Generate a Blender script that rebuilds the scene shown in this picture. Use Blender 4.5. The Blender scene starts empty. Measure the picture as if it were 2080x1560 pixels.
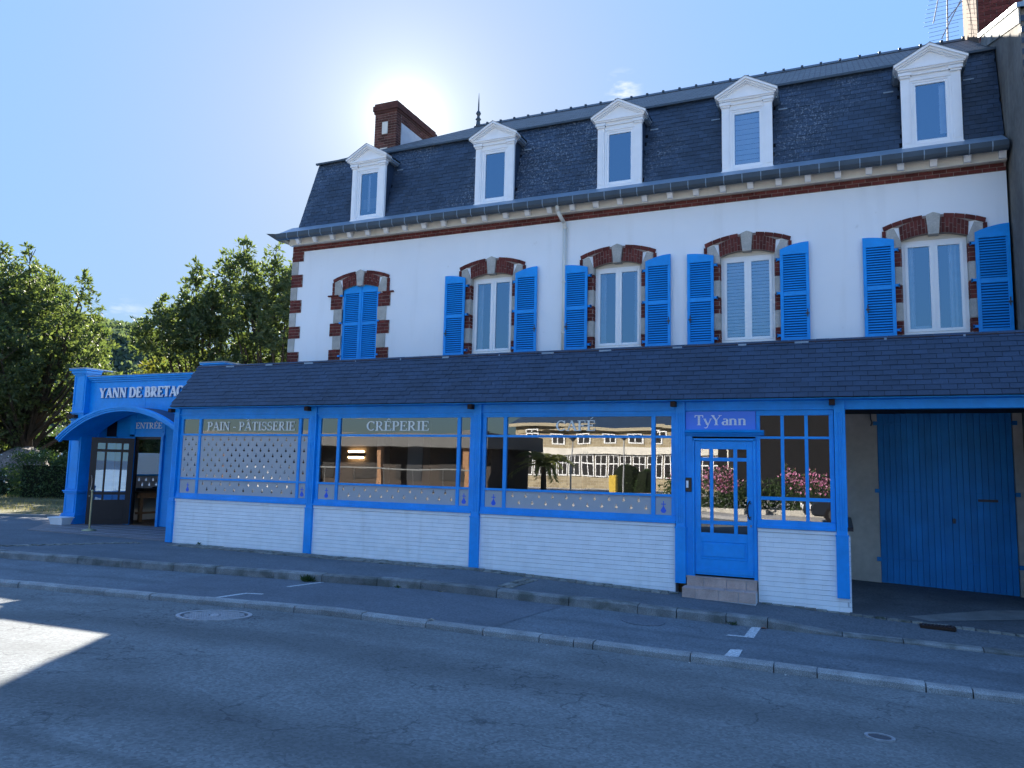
import bpy, math, random
import numpy as np
from mathutils import Matrix, Vector, noise as mnoise
from mathutils.geometry import tessellate_polygon
random.seed(7); RNG = np.random.default_rng(7)
sc = bpy.context.scene
COL = sc.collection
PI = math.pi
# ------------------------------------------------------------------ camera
yaw, pitch, roll = 0.412683, 0.111284, 0.023134
cy, sy, cp, sp, cr, sr = math.cos(yaw), math.sin(yaw), math.cos(pitch), math.sin(pitch), math.cos(roll), math.sin(roll)
fwd = Vector((-sy*cp, cy*cp, sp)); r0 = Vector((cy, sy, 0)); u0 = r0.cross(fwd)
right = cr*r0 + sr*u0; up = -sr*r0 + cr*u0
cam_d = bpy.data.cameras.new('camera'); cam = bpy.data.objects.new('camera', cam_d); COL.objects.link(cam)
cam.matrix_world = Matrix(((right.x, up.x, -fwd.x, 0), (right.y, up.y, -fwd.y, -12), (right.z, up.z, -fwd.z, 0), (0, 0, 0, 1)))
cam_d.sensor_width = 36; cam_d.lens = 1529/2080*36; cam_d.clip_start = .1; cam_d.clip_end = 3000
sc.camera = cam
CAM = Vector((0, -12, 0))
# ------------------------------------------------------------------ sky and sun
SE, SZ = math.radians(25.2), math.radians(32.4); SUN = Vector((-math.sin(SZ)*math.cos(SE), math.cos(SZ)*math.cos(SE), math.sin(SE)))
ELEV = math.asin(SUN.z); AZ = math.atan2(SUN.x, SUN.y)       # clockwise from +Y is positive x
world = bpy.data.worlds.new('World'); sc.world = world; world.use_nodes = True
nt = world.node_tree; nt.nodes.clear()
wo = nt.nodes.new('ShaderNodeOutputWorld'); bg = nt.nodes.new('ShaderNodeBackground')
sky = nt.nodes.new('ShaderNodeTexSky'); sky.sky_type = 'NISHITA'; sky.sun_disc = False
sky.sun_elevation = ELEV; sky.sun_rotation = AZ; sky.air_density = .9; sky.dust_density = .3; sky.ozone_density = 2.2; sky.altitude = 50
bg.inputs['Strength'].default_value = 0.0525
# thin wisps of cloud low on the left and one over the ridge
tc = nt.nodes.new('ShaderNodeTexCoord')
def wnode(t, **k):
    n = nt.nodes.new(t)
    for a, b in k.items(): setattr(n, a, b)
    return n
mp = wnode('ShaderNodeMapping'); mp.inputs['Scale'].default_value = (9, 9, 30)
nz = wnode('ShaderNodeTexNoise'); nz.inputs['Scale'].default_value = 2.2; nz.inputs['Detail'].default_value = 9; nz.inputs['Roughness'].default_value = .62
nt.links.new(tc.outputs['Generated'], mp.inputs[0]); nt.links.new(mp.outputs[0], nz.inputs['Vector'])
cr1 = wnode('ShaderNodeMapRange'); cr1.inputs['From Min'].default_value = .50; cr1.inputs['From Max'].default_value = .66
nt.links.new(nz.outputs[0], cr1.inputs['Value'])
masks = []
def raydir(px, py):
    x = (px-1040)/1529; y = -(py-780)/1529
    return (right*x + up*y + fwd).normalized()
for px, py, w in ((235, 672, .030), (180, 690, .03), (1265, 183, .018), (300, 690, .03)):
    d = raydir(px, py)
    dt = wnode('ShaderNodeVectorMath', operation='DISTANCE'); dt.inputs[1].default_value = d
    nm = wnode('ShaderNodeVectorMath', operation='NORMALIZE'); nt.links.new(tc.outputs['Generated'], nm.inputs[0])
    nt.links.new(nm.outputs[0], dt.inputs[0])
    mr = wnode('ShaderNodeMapRange'); mr.inputs['From Min'].default_value = w*1.5; mr.inputs['From Max'].default_value = w*.2
    nt.links.new(dt.outputs['Value'], mr.inputs['Value']); masks.append(mr)
acc = masks[0].outputs[0]
for m in masks[1:]:
    mm = wnode('ShaderNodeMath', operation='MAXIMUM'); nt.links.new(acc, mm.inputs[0]); nt.links.new(m.outputs[0], mm.inputs[1]); acc = mm.outputs[0]
mu = wnode('ShaderNodeMath', operation='MULTIPLY'); nt.links.new(acc, mu.inputs[0]); nt.links.new(cr1.outputs[0], mu.inputs[1])
mu2 = wnode('ShaderNodeMath', operation='MULTIPLY'); nt.links.new(mu.outputs[0], mu2.inputs[0]); mu2.inputs[1].default_value = .75
mx = wnode('ShaderNodeMixRGB'); mx.inputs[2].default_value = (2.1, 2.15, 2.3, 1)
# even the sky out a little (brightness only), then the white aureole round the sun
bw = wnode('ShaderNodeRGBToBW'); nt.links.new(sky.outputs[0], bw.inputs[0])
pw = wnode('ShaderNodeMath', operation='POWER'); pw.inputs[1].default_value = -.93; nt.links.new(bw.outputs[0], pw.inputs[0])
sk1 = wnode('ShaderNodeVectorMath', operation='SCALE'); nt.links.new(sky.outputs[0], sk1.inputs[0]); nt.links.new(pw.outputs[0], sk1.inputs['Scale'])
sk2 = wnode('ShaderNodeVectorMath', operation='MULTIPLY'); nt.links.new(sk1.outputs[0], sk2.inputs[0]); sk2.inputs[1].default_value = (.82, .97, 1.10)
nd = wnode('ShaderNodeVectorMath', operation='NORMALIZE'); nt.links.new(tc.outputs['Generated'], nd.inputs[0])
dp_ = wnode('ShaderNodeVectorMath', operation='DOT_PRODUCT'); nt.links.new(nd.outputs[0], dp_.inputs[0]); dp_.inputs[1].default_value = SUN
dm_ = wnode('ShaderNodeMath', operation='MAXIMUM'); nt.links.new(dp_.outputs['Value'], dm_.inputs[0]); dm_.inputs[1].default_value = 0
last = sk2.outputs[0]
for ex, am in ((16, .06), (60, .20), (260, .50), (1500, 1.5)):
    q1 = wnode('ShaderNodeMath', operation='POWER'); nt.links.new(dm_.outputs[0], q1.inputs[0]); q1.inputs[1].default_value = ex
    q2 = wnode('ShaderNodeVectorMath', operation='SCALE'); q2.inputs[0].default_value = (am, am, am*.95); nt.links.new(q1.outputs[0], q2.inputs['Scale'])
    q3 = wnode('ShaderNodeVectorMath', operation='ADD'); nt.links.new(last, q3.inputs[0]); nt.links.new(q2.outputs[0], q3.inputs[1]); last = q3.outputs[0]
nt.links.new(mu2.outputs[0], mx.inputs[0]); nt.links.new(last, mx.inputs[1])
nt.links.new(mx.outputs[0], bg.inputs['Color']); nt.links.new(bg.outputs[0], wo.inputs[0])
sd = bpy.data.lights.new('sun', 'SUN'); sd.energy = 2.0; sd.angle = math.radians(.53); sd.color = (1, .93, .82)
so = bpy.data.objects.new('sun', sd); COL.objects.link(so); so.rotation_euler = SUN.to_track_quat('Z', 'Y').to_euler(); so.location = (0, 0, 40)
sc.view_settings.view_transform = 'Standard'; sc.view_settings.look = 'None'; sc.view_settings.gamma = 1
sc.view_settings.use_curve_mapping = False; sc.view_settings.exposure = 3.46
sc.cycles.max_bounces = 8; sc.cycles.transparent_max_bounces = 12
sc.cycles.use_denoising = True

# ------------------------------------------------------------------ materials
def mat(name, col, rough=.6, spec=.4, var=None, grain=None, bump=None, metal=0., rnd=0., hue=0., emit=None, extra=None):
    """var=(scale, amount) large tone patches, grain=(scale, amount) fine ones, bump=(scale, strength), rnd per piece tone"""
    m = bpy.data.materials.new(name); m.use_nodes = True; t = m.node_tree; N = t.nodes; L = t.links
    b = N['Principled BSDF']
    b.inputs['Roughness'].default_value = rough; b.inputs['Specular IOR Level'].default_value = spec; b.inputs['Metallic'].default_value = metal
    geo = N.new('ShaderNodeNewGeometry')
    val = None
    def mul(a, bb):
        if a is None: return bb
        q = N.new('ShaderNodeMath'); q.operation = 'MULTIPLY'; L.new(a, q.inputs[0]); L.new(bb, q.inputs[1]); return q.outputs[0]
    for k, (s, a) in enumerate([x for x in (var, grain) if x]):
        nz = N.new('ShaderNodeTexNoise'); nz.inputs['Scale'].default_value = s; nz.inputs['Detail'].default_value = 5 if k == 0 else 2
        L.new(geo.outputs['Position'], nz.inputs['Vector'])
        mr = N.new('ShaderNodeMapRange'); mr.inputs['From Min'].default_value = .28; mr.inputs['From Max'].default_value = .72
        mr.inputs['To Min'].default_value = 1-a; mr.inputs['To Max'].default_value = 1+a; L.new(nz.outputs[0], mr.inputs['Value'])
        val = mul(val, mr.outputs[0])
    if rnd:
        oi = N.new('ShaderNodeObjectInfo'); ad = N.new('ShaderNodeMath'); L.new(oi.outputs['Random'], ad.inputs[0]); L.new(geo.outputs['Random Per Island'], ad.inputs[1])
        fr = N.new('ShaderNodeMath'); fr.operation = 'FRACT'; L.new(ad.outputs[0], fr.inputs[0])
        mr = N.new('ShaderNodeMapRange'); mr.inputs['To Min'].default_value = 1-rnd; mr.inputs['To Max'].default_value = 1+rnd; L.new(fr.outputs[0], mr.inputs['Value'])
        val = mul(val, mr.outputs[0])
    out = None
    if val is not None:
        vm = N.new('ShaderNodeVectorMath'); vm.operation = 'SCALE'; vm.inputs[0].default_value = col[:3]; L.new(val, vm.inputs['Scale']); out = vm.outputs[0]
    if extra: out = extra(t, geo, out, col)
    if out is not None: L.new(out, b.inputs['Base Color'])
    else: b.inputs['Base Color'].default_value = (*col, 1)
    if bump:
        nz = N.new('ShaderNodeTexNoise'); nz.inputs['Scale'].default_value = bump[0]; nz.inputs['Detail'].default_value = 4; L.new(geo.outputs['Position'], nz.inputs['Vector'])
        bp = N.new('ShaderNodeBump'); bp.inputs['Strength'].default_value = bump[1]; bp.inputs['Distance'].default_value = bump[2] if len(bump) > 2 else .01
        L.new(nz.outputs[0], bp.inputs['Height']); L.new(bp.outputs[0], b.inputs['Normal'])
    if emit:
        b.inputs['Emission Color'].default_value = (*emit[0], 1); b.inputs['Emission Strength'].default_value = emit[1]
    return m
def mixcol(t, a, fac, col):
    q = t.nodes.new('ShaderNodeMixRGB'); t.links.new(a, q.inputs[1]); t.links.new(fac, q.inputs[0]); q.inputs[2].default_value = (*col, 1); return q.outputs[0]
def maprange(t, v, a, b, c=0, d=1):
    q = t.nodes.new('ShaderNodeMapRange'); t.links.new(v, q.inputs['Value'])
    for n, x in zip(('From Min', 'From Max', 'To Min', 'To Max'), (a, b, c, d)): q.inputs[n].default_value = x
    return q.outputs[0]
def math_(t, op, a, b=None):
    q = t.nodes.new('ShaderNodeMath'); q.operation = op
    for i, v in enumerate((a, b)):
        if v is None: continue
        if isinstance(v, (int, float)): q.inputs[i].default_value = v
        else: t.links.new(v, q.inputs[i])
    return q.outputs[0]
def noise_(t, geo, s, detail=4, scale3=None, rough=.5):
    nz = t.nodes.new('ShaderNodeTexNoise'); nz.inputs['Scale'].default_value = s; nz.inputs['Detail'].default_value = detail; nz.inputs['Roughness'].default_value = rough
    v = geo.outputs['Position']
    if scale3:
        m = t.nodes.new('ShaderNodeMapping'); m.inputs['Scale'].default_value = scale3; m.inputs['Rotation'].default_value = (0, 0, -.117); t.links.new(v, m.inputs[0]); v = m.outputs[0]
    t.links.new(v, nz.inputs['Vector']); return nz.outputs[0]

def asphalt_extra(cracks, bands, speck=.5):
    def ex(t, geo, out, col):
        N, L = t.nodes, t.links
        vo = N.new('ShaderNodeTexVoronoi'); vo.inputs['Scale'].default_value = 48; L.new(geo.outputs['Position'], vo.inputs['Vector'])
        g = maprange(t, vo.outputs['Color'], 0, 1, 1-speck*.55, 1+speck*.8)
        vm = N.new('ShaderNodeVectorMath'); vm.operation = 'SCALE'; L.new(out, vm.inputs[0]); L.new(g, vm.inputs['Scale']); out = vm.outputs[0]
        st = noise_(t, geo, .8, 5, (.25, 1.3, 1))            # long worn stains along the street
        out = mixcol(t, out, maprange(t, st, .52, .72, 0, .45), tuple(c*.5 for c in col))
        vs = N.new('ShaderNodeTexVoronoi'); vs.inputs['Scale'].default_value = 26; L.new(geo.outputs['Position'], vs.inputs['Vector'])
        out = mixcol(t, out, math_(t, 'MULTIPLY', maprange(t, vs.outputs['Distance'], .26, .14, 0, .5), maprange(t, noise_(t, geo, 19, 2), .50, .62, 0, 1)), tuple(c*1.9 for c in col))
        if bands:
            sx = N.new('ShaderNodeSeparateXYZ'); L.new(geo.outputs['Position'], sx.inputs[0])
            v = math_(t, 'ADD', sx.outputs['Y'], math_(t, 'MULTIPLY', sx.outputs['X'], -.117))
            wob = math_(t, 'MULTIPLY', math_(t, 'SUBTRACT', noise_(t, geo, .5, 3), .5), 1.1)
            v = math_(t, 'ADD', v, wob)
            for c0, w, a in bands:
                d = math_(t, 'ABSOLUTE', math_(t, 'ADD', v, -c0))
                out = mixcol(t, out, maprange(t, d, w, 0, 0, a), tuple(c*.45 for c in col))
        if cracks:
            vc = N.new('ShaderNodeTexVoronoi'); vc.feature = 'DISTANCE_TO_EDGE'; vc.inputs['Scale'].default_value = 1.1
            nn = N.new('ShaderNodeTexNoise'); nn.inputs['Scale'].default_value = 3; nn.inputs['Detail'].default_value = 6; L.new(geo.outputs['Position'], nn.inputs['Vector'])
            va = N.new('ShaderNodeVectorMath'); va.operation = 'MULTIPLY_ADD'; L.new(nn.outputs['Color'], va.inputs[0]); va.inputs[1].default_value = (.7, .7, .7); L.new(geo.outputs['Position'], va.inputs[2])
            L.new(va.outputs[0], vc.inputs['Vector'])
            line = maprange(t, vc.outputs['Distance'], .016, .002, 0, 1)
            area = maprange(t, noise_(t, geo, .55, 3), .46, .56, .06, cracks)
            out = mixcol(t, out, math_(t, 'MULTIPLY', line, area), (.02, .023, .03))
            dm = N.new('ShaderNodeVectorMath'); dm.operation = 'DISTANCE'; dm.inputs[1].default_value = (-6.93, -4.90, -1.85); sc_ = N.new('ShaderNodeVectorMath'); sc_.operation = 'MULTIPLY'
            L.new(geo.outputs['Position'], dm.inputs[0])
            v2 = N.new('ShaderNodeTexVoronoi'); v2.feature = 'DISTANCE_TO_EDGE'; v2.inputs['Scale'].default_value = 5.5; L.new(va.outputs[0], v2.inputs['Vector'])
            l2 = maprange(t, v2.outputs['Distance'], .06, .01, 0, 1); a2 = math_(t, 'MULTIPLY', maprange(t, dm.outputs['Value'], 1.25, .5, 0, .75), maprange(t, noise_(t, geo, 1.6, 3), .3, .5, .2, 1))
            out = mixcol(t, out, math_(t, 'MULTIPLY', l2, a2), (.02, .023, .03))
        return out
    return ex
A_ = (.070, .078, .098)
M = {}
M['road'] = mat('road_asphalt', (.175, .190, .192), .88, .25, (1.3, .16), None, (160, .7, .012), extra=asphalt_extra(.5, [(-8.4, .14, .5), (-5.15, .55, .42), (-7.6, .5, .55), (-4.1, .25, .2), (-9.6, .4, .35)]))
M['lane'] = mat('lane_asphalt', (.14, .162, .18), .88, .25, (1.6, .14), None, (150, .4, .008), extra=asphalt_extra(.3, [(-2.1, .18, .35)], .5))
M['lane_new'] = mat('lane_asphalt_new', (.125, .142, .162), .88, .25, (1.6, .12), None, (150, .4, .008), extra=asphalt_extra(0, None, .4))
M['pave'] = mat('pavement_asphalt', (.12, .138, .155), .9, .25, (1.2, .14), None, (140, .4, .008), extra=asphalt_extra(.12, None, .45))
M['apron'] = mat('apron_asphalt', (.10, .112, .125), .9, .25, (1.5, .2), None, (140, .4, .008), extra=asphalt_extra(.3, None, .45))
M['concrete'] = mat('concrete', (.2, .21, .21), .9, .2, (3, .2), (60, .15), (80, .4, .006))
def moss_low(t, geo, out, col):
    return mixcol(t, out, maprange(t, noise_(t, geo, 3.5, 6), .5, .64, 0, .55), (.05, .06, .045))
M['granite'] = mat('granite', (.28, .285, .28), .85, .3, (4, .25), (120, .45), (60, .5, .008), rnd=.15)
M['granite_dark'] = mat('granite_dark', (.20, .205, .20), .85, .3, (4, .3), (120, .4), (60, .6, .008), rnd=.2, extra=moss_low)
def moss(t, geo, out, col):
    return mixcol(t, out, maprange(t, noise_(t, geo, 7, 5), .55, .66, 0, .7), (.03, .045, .02))
M['sett'] = mat('sett_granite', (.22, .22, .20), .85, .3, (6, .25), (90, .3), (50, .6, .01), rnd=.28, extra=moss)
M['paint_mark'] = mat('worn_road_paint', (.55, .56, .56), .8, .3, (30, .35), (110, .4))
BL = (.002, .30, .80)
M['blue'] = mat('blue_paint', BL, .42, .4, (2.2, .10), (14, .05), (14, .05, .004))
M['blue_side'] = mat('blue_paint_satin', (.003, .29, .76), .5, .4, (2.5, .08), None, (20, .08, .004))
M['blue_back'] = mat('unlit_shutter_backing', (.003, .06, .22), .7, .2)  # dark blue stands in for the shade between the slats
M['garage_blue'] = mat('garage_blue_paint', (.002, .22, .60), .55, .35, (2, .16), None, (30, .15, .005), rnd=.07)  # same blue paint, darkened for the deeper shade of the garage passage
M['dark_blue_cover'] = mat('dark_blue_membrane', (.03, .06, .12), .5, .4, (3, .15))
def streaks(t, geo, out, col):
    s = noise_(t, geo, 1.5, 5, (3.5, 3.5, .35))
    return mixcol(t, out, maprange(t, s, .56, .75, 0, .22), (.45, .42, .36))
def streaks_soft(t, geo, out, col):
    o2 = mixcol(t, out, maprange(t, noise_(t, geo, 1.2, 5, (3.0, 3.0, .35)), .56, .78, 0, .14), (.45, .42, .36))
    return mixcol(t, o2, maprange(t, noise_(t, geo, 4.5, 6, None, .7), .66, .72, 0, .22), (.42, .41, .38))
M['render'] = mat('white_render', (.88, .90, .92), .85, .2, (.8, .03), None, (120, .25, .004), extra=streaks_soft)
M['whitebrick'] = mat('white_painted_brick', (.88, .91, .93), .7, .25, (5, .05), None, (60, .25, .003), rnd=.02, extra=streaks)
M['joint'] = mat('white_joint', (.56, .58, .62), .85, .2, (5, .1))
M['cream'] = mat('cream_trim', (.72, .69, .62), .75, .3, (2, .08), extra=streaks)
M['garage_wall'] = mat('cream_plaster', (.50, .47, .42), .9, .2, (1.2, .16), (9, .08), (40, .4, .006), extra=streaks)
M['stone'] = mat('cut_stone', (.44, .42, .38), .85, .2, (5, .15), (50, .12), (60, .4, .004), rnd=.08)
M['brick'] = mat('red_brick', (.135, .036, .030), .88, .2, (9, .2), (70, .15), (80, .5, .004), rnd=.28)
M['mortar'] = mat('mortar', (.30, .24, .21), .9, .2, (20, .15))
M['white'] = mat('white_paint', (.87, .88, .89), .45, .4, (4, .03))
M['pvc'] = mat('white_window_plastic', (.87, .88, .89), .32, .5)
def lichen(th):
    def ex(t, geo, out, col):
        a = maprange(t, noise_(t, geo, .45, 3), .50, .62, 0, 1)
        b = maprange(t, noise_(t, geo, 24, 5, None, .7), th, th+.09, 0, .42)
        return mixcol(t, out, math_(t, 'MULTIPLY', a, b), (.40, .44, .48))
    return ex
M['slate'] = mat('slate', (.024, .042, .074), .5, .5, (2.2, .22), (40, .12), (50, .4, .004), rnd=.25, extra=lichen(.53))
M['slate_low'] = mat('slate_lower', (.022, .042, .080), .55, .45, (2.2, .15), (40, .12), (50, .3, .004), rnd=.16, extra=lichen(.64))
M['slate_base'] = mat('slate_underlay', (.008, .010, .015), .8, .2)
def slateroof(t, geo, out, col):
    br = t.nodes.new('ShaderNodeTexBrick'); br.inputs['Scale'].default_value = 1; br.inputs['Mortar Size'].default_value = .012; br.inputs['Brick Width'].default_value = .22; br.inputs['Row Height'].default_value = .13
    br.inputs['Color1'].default_value = (*[c*.85 for c in col], 1); br.inputs['Color2'].default_value = (*[c*1.35 for c in col], 1); br.inputs['Mortar'].default_value = (.008, .009, .012, 1)
    t.links.new(geo.outputs['Position'], br.inputs['Vector'])
    return mixcol(t, br.outputs[0], maprange(t, noise_(t, geo, 6, 5), .5, .75, 0, .35), (.13, .13, .10))
M['slate_top'] = mat('slate_upper_roof', (.11, .115, .115), .6, .4, (1, .1), None, (30, .6, .012), extra=slateroof)
M['zinc'] = mat('zinc', (.24, .31, .38), .45, .5, (2, .15), None, (10, .1, .004), metal=.25)
M['zinc_dark'] = mat('zinc_gutter', (.055, .075, .095), .5, .5, (3, .2), metal=.2)
M['lead'] = mat('brown_lead_capping', (.055, .035, .035), .6, .4, (4, .25))
M['rust_wood'] = mat('dark_rafter_wood', (.035, .018, .012), .7, .3)
M['steptile'] = mat('pink_step_tile', (.50, .37, .32), .6, .4, (5, .2), (60, .1), (60, .2, .003), rnd=.08)
M['terrace'] = mat('terrace_stone', (.20, .18, .18), .7, .35, (2, .1), (40, .08))
M['black'] = mat('black_frame', (.012, .011, .012), .35, .5)
M['dark_wood'] = mat('dark_brown_door_paint', (.030, .022, .022), .4, .45, (6, .1))
M['film'] = mat('grey_window_film', (.42, .43, .445), .6, .3, (2, .03))
M['ermine'] = mat('blue_ermine_print', (.02, .12, .72), .5, .4)
M['letter'] = mat('pale_lettering', (.88, .88, .82), .6, .3)
M['letter_white'] = mat('white_raised_letter', (.78, .80, .82), .55, .3, (60, .2))
M['letter_shade'] = mat('letter_shadow_blue', (.05, .13, .3), .5, .3)  # dark blue shadow of the raised letters, drawn as an offset copy
M['sign_blue'] = mat('ty_yann_sign_panel', (.075, .23, .78), .45, .4)
M['metal'] = mat('brushed_metal', (.35, .34, .32), .3, .5, metal=.9)
M['bronze'] = mat('bronze_handle', (.06, .045, .035), .35, .5, metal=.5)
M['brass'] = mat('brass', (.46, .42, .24), .4, .5, metal=.6)
M['iron'] = mat('cast_iron', (.42, .43, .45), .5, .5, (20, .2), metal=.5)
M['iron_dark'] = mat('dark_iron', (.07, .075, .085), .6, .4, (20, .2))
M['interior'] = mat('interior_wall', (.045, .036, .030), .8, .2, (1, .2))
M['interior_light'] = mat('interior_pillar', (.20, .19, .18), .8, .2, (1, .1))
M['curtain'] = mat('white_curtain', (.70, .72, .74), .9, .1, (8, .06))
M['wood_floor'] = mat('wood_floor', (.12, .065, .035), .5, .4, (8, .2))
M['wood'] = mat('table_wood', (.10, .055, .03), .5, .4, (12, .2))
M['pine'] = mat('pine_wood', (.30, .16, .08), .6, .3, (12, .2))
M['lampglow'] = mat('lamp_glow', (1, .8, .5), .5, .3, emit=((1, .62, .28), 9))
M['foliage_a'] = None
def leafmat(name, col, col2, trans=.3):
    m = bpy.data.materials.new(name); m.use_nodes = True; t = m.node_tree; N = t.nodes; L = t.links
    b = N['Principled BSDF']; out = N['Material Output']; geo = N.new('ShaderNodeNewGeometry')
    mix = N.new('ShaderNodeMixRGB'); L.new(geo.outputs['Random Per Island'], mix.inputs[0]); mix.inputs[1].default_value = (*col, 1); mix.inputs[2].default_value = (*col2, 1)
    L.new(mix.outputs[0], b.inputs['Base Color']); b.inputs['Roughness'].default_value = .62; b.inputs['Specular IOR Level'].default_value = .3
    tr = N.new('ShaderNodeBsdfTranslucent'); vm = N.new('ShaderNodeVectorMath'); vm.operation = 'MULTIPLY'; L.new(mix.outputs[0], vm.inputs[0]); vm.inputs[1].default_value = (2.1, 2.2, .95); L.new(vm.outputs[0], tr.inputs[0])
    ms = N.new('ShaderNodeMixShader'); ms.inputs[0].default_value = trans; L.new(b.outputs[0], ms.inputs[1]); L.new(tr.outputs[0], ms.inputs[2]); L.new(ms.outputs[0], out.inputs[0])
    return m
M['leaf'] = leafmat('magnolia_leaf', (.045, .068, .032), (.10, .12, .055), .38)
M['leaf2'] = leafmat('bright_leaf', (.06, .075, .02), (.14, .13, .035), .40)
M['leaf3'] = leafmat('hedge_leaf', (.030, .058, .024), (.07, .105, .042), .28)
M['palmleaf'] = leafmat('palm_leaf', (.12, .15, .06), (.24, .24, .11), .4)
M['topiary_inside'] = mat('topiary_inside', (.015, .02, .012), .95, .1)
M['pink'] = leafmat('pink_petal', (.46, .13, .30), (.66, .34, .50), .3)
M['bark'] = mat('bark', (.07, .055, .042), .9, .2, (5, .3), None, (20, .7, .02))
M['grass'] = leafmat('dry_grass', (.10, .10, .045), (.22, .18, .09), .3)
M['lawn'] = mat('dry_lawn', (.13, .12, .065), .95, .1, (.6, .4), (8, .25), (30, .6, .03))
M['soil'] = mat('ground', (.10, .095, .07), .95, .1, (.3, .3), (6, .2))
M['plaza'] = mat('plaza_paving', (.46, .44, .41), .85, .2, (.5, .15), (10, .1))
M['boulder'] = mat('speckled_granite', (.22, .19, .18), .85, .3, (3, .2), (22, .6), (14, .7, .03))
M['hill'] = mat('wooded_hill', (.025, .036, .026), .9, .1, (.12, .35), (.6, .3))
def glassmat(name, refl, tint, bumpy=.0, gc=(1, 1, 1)):
    m = bpy.data.materials.new(name); m.use_nodes = True; t = m.node_tree; N = t.nodes; L = t.links; N.clear()
    out = N.new('ShaderNodeOutputMaterial'); tr = N.new('ShaderNodeBsdfTransparent'); tr.inputs[0].default_value = (*tint, 1)
    gl = N.new('ShaderNodeBsdfGlossy'); gl.inputs['Roughness'].default_value = .0; gl.inputs['Color'].default_value = (*gc, 1)
    fr = N.new('ShaderNodeFresnel'); fr.inputs['IOR'].default_value = 1.45
    ad = N.new('ShaderNodeMath'); ad.use_clamp = True; L.new(fr.outputs[0], ad.inputs[0]); ad.inputs[1].default_value = refl
    ms = N.new('ShaderNodeMixShader'); L.new(ad.outputs[0], ms.inputs[0]); L.new(tr.outputs[0], ms.inputs[1]); L.new(gl.outputs[0], ms.inputs[2]); L.new(ms.outputs[0], out.inputs[0])
    if bumpy:
        geo = N.new('ShaderNodeNewGeometry'); nz = N.new('ShaderNodeTexNoise'); nz.inputs['Scale'].default_value = 1.1; nz.inputs['Detail'].default_value = 1; L.new(geo.outputs['Position'], nz.inputs['Vector'])
        bp = N.new('ShaderNodeBump'); bp.inputs['Strength'].default_value = bumpy; bp.inputs['Distance'].default_value = .02; L.new(nz.outputs[0], bp.inputs['Height']); L.new(bp.outputs[0], gl.inputs['Normal'])
    return m
M['glass'] = glassmat('shop_glass', .17, (.74, .78, .80), .06)
M['glass_up'] = glassmat('house_glass', .27, (.62, .68, .74), .04, (.50, .76, 1))
M['carglass'] = glassmat('car_glass', .1, (.1, .12, .13))
M['mirror_cut'] = glassmat('clear_cut', .16, (.1, .1, .1), .5)

# ------------------------------------------------------------------ mesh helpers
class G:
    def __init__(s): s.v = []; s.f = []
    def add(s, vs, fs):
        n = len(s.v); s.v += [tuple(p) for p in vs]; s.f += [tuple(n+i for i in f) for f in fs]; return s
    def box(s, x0, x1, y0, y1, z0, z1):
        return s.add([(x0,y0,z0),(x1,y0,z0),(x1,y1,z0),(x0,y1,z0),(x0,y0,z1),(x1,y0,z1),(x1,y1,z1),(x0,y1,z1)],
                     [(0,3,2,1),(4,5,6,7),(0,1,5,4),(1,2,6,5),(2,3,7,6),(3,0,4,7)])
    def quad(s, *p): return s.add(p, [tuple(range(len(p)))])
    def prism_y(s, pts, y0, y1):          # polygon in x,z extruded in y (counter-clockwise seen from -y)
        n = len(pts); v = [(x, y0, z) for x, z in pts] + [(x, y1, z) for x, z in pts]
        return s.add(v, [tuple(range(n)), tuple(range(2*n-1, n-1, -1))] + [(i, n+i, n+(i+1) % n, (i+1) % n) for i in range(n)])
    def prism_x(s, pts, x0, x1):          # polygon in y,z extruded in x
        n = len(pts); v = [(x0, y, z) for y, z in pts] + [(x1, y, z) for y, z in pts]
        return s.add(v, [tuple(range(n)), tuple(range(2*n-1, n-1, -1))] + [(i, n+i, n+(i+1) % n, (i+1) % n) for i in range(n)])
    def prism_z(s, pts, z0, z1):
        n = len(pts); v = [(x, y, z0) for x, y in pts] + [(x, y, z1) for x, y in pts]
        return s.add(v, [tuple(range(n-1, -1, -1)), tuple(range(n, 2*n))] + [(i, (i+1) % n, n+(i+1) % n, n+i) for i in range(n)])
    def tube(s, p0, p1, r0, r1=None, n=8):
        r1 = r0 if r1 is None else r1; p0 = Vector(p0); p1 = Vector(p1); d = (p1-p0).normalized()
        a = d.orthogonal().normalized(); b = d.cross(a); v = []
        for p, r in ((p0, r0), (p1, r1)):
            for i in range(n):
                t = 2*PI*i/n; v.append(tuple(p + a*(r*math.cos(t)) + b*(r*math.sin(t))))
        return s.add(v, [tuple(range(n-1, -1, -1)), tuple(range(n, 2*n))] + [(i, (i+1) % n, n+(i+1) % n, n+i) for i in range(n)])
    def path(s, pts, r, n=8):
        for a, b in zip(pts, pts[1:]): s.tube(a, b, r, r, n)
        return s
    def lathe(s, cx, cy, prof, n=16):
        v = []; f = []
        for r, z in prof:
            for i in range(n): v.append((cx+r*math.cos(2*PI*i/n), cy+r*math.sin(2*PI*i/n), z))
        for k in range(len(prof)-1):
            for i in range(n): f.append((k*n+i, k*n+(i+1) % n, (k+1)*n+(i+1) % n, (k+1)*n+i))
        f.append(tuple(range(n-1, -1, -1))); f.append(tuple((len(prof)-1)*n+i for i in range(n)))
        return s.add(v, f)
    def rotz(s, cx, cy, a):
        c, q = math.cos(a), math.sin(a)
        s.v = [(cx+(x-cx)*c-(y-cy)*q, cy+(x-cx)*q+(y-cy)*c, z) for x, y, z in s.v]; return s
    def merge(s, g): return s.add(g.v, g.f)
POS = {}
def props(o, label=None, cat=None, group=None, kind=None):
    for k, v in (('label', label), ('category', cat), ('group', group), ('kind', kind)):
        if v: o[k] = v
    return o
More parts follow.
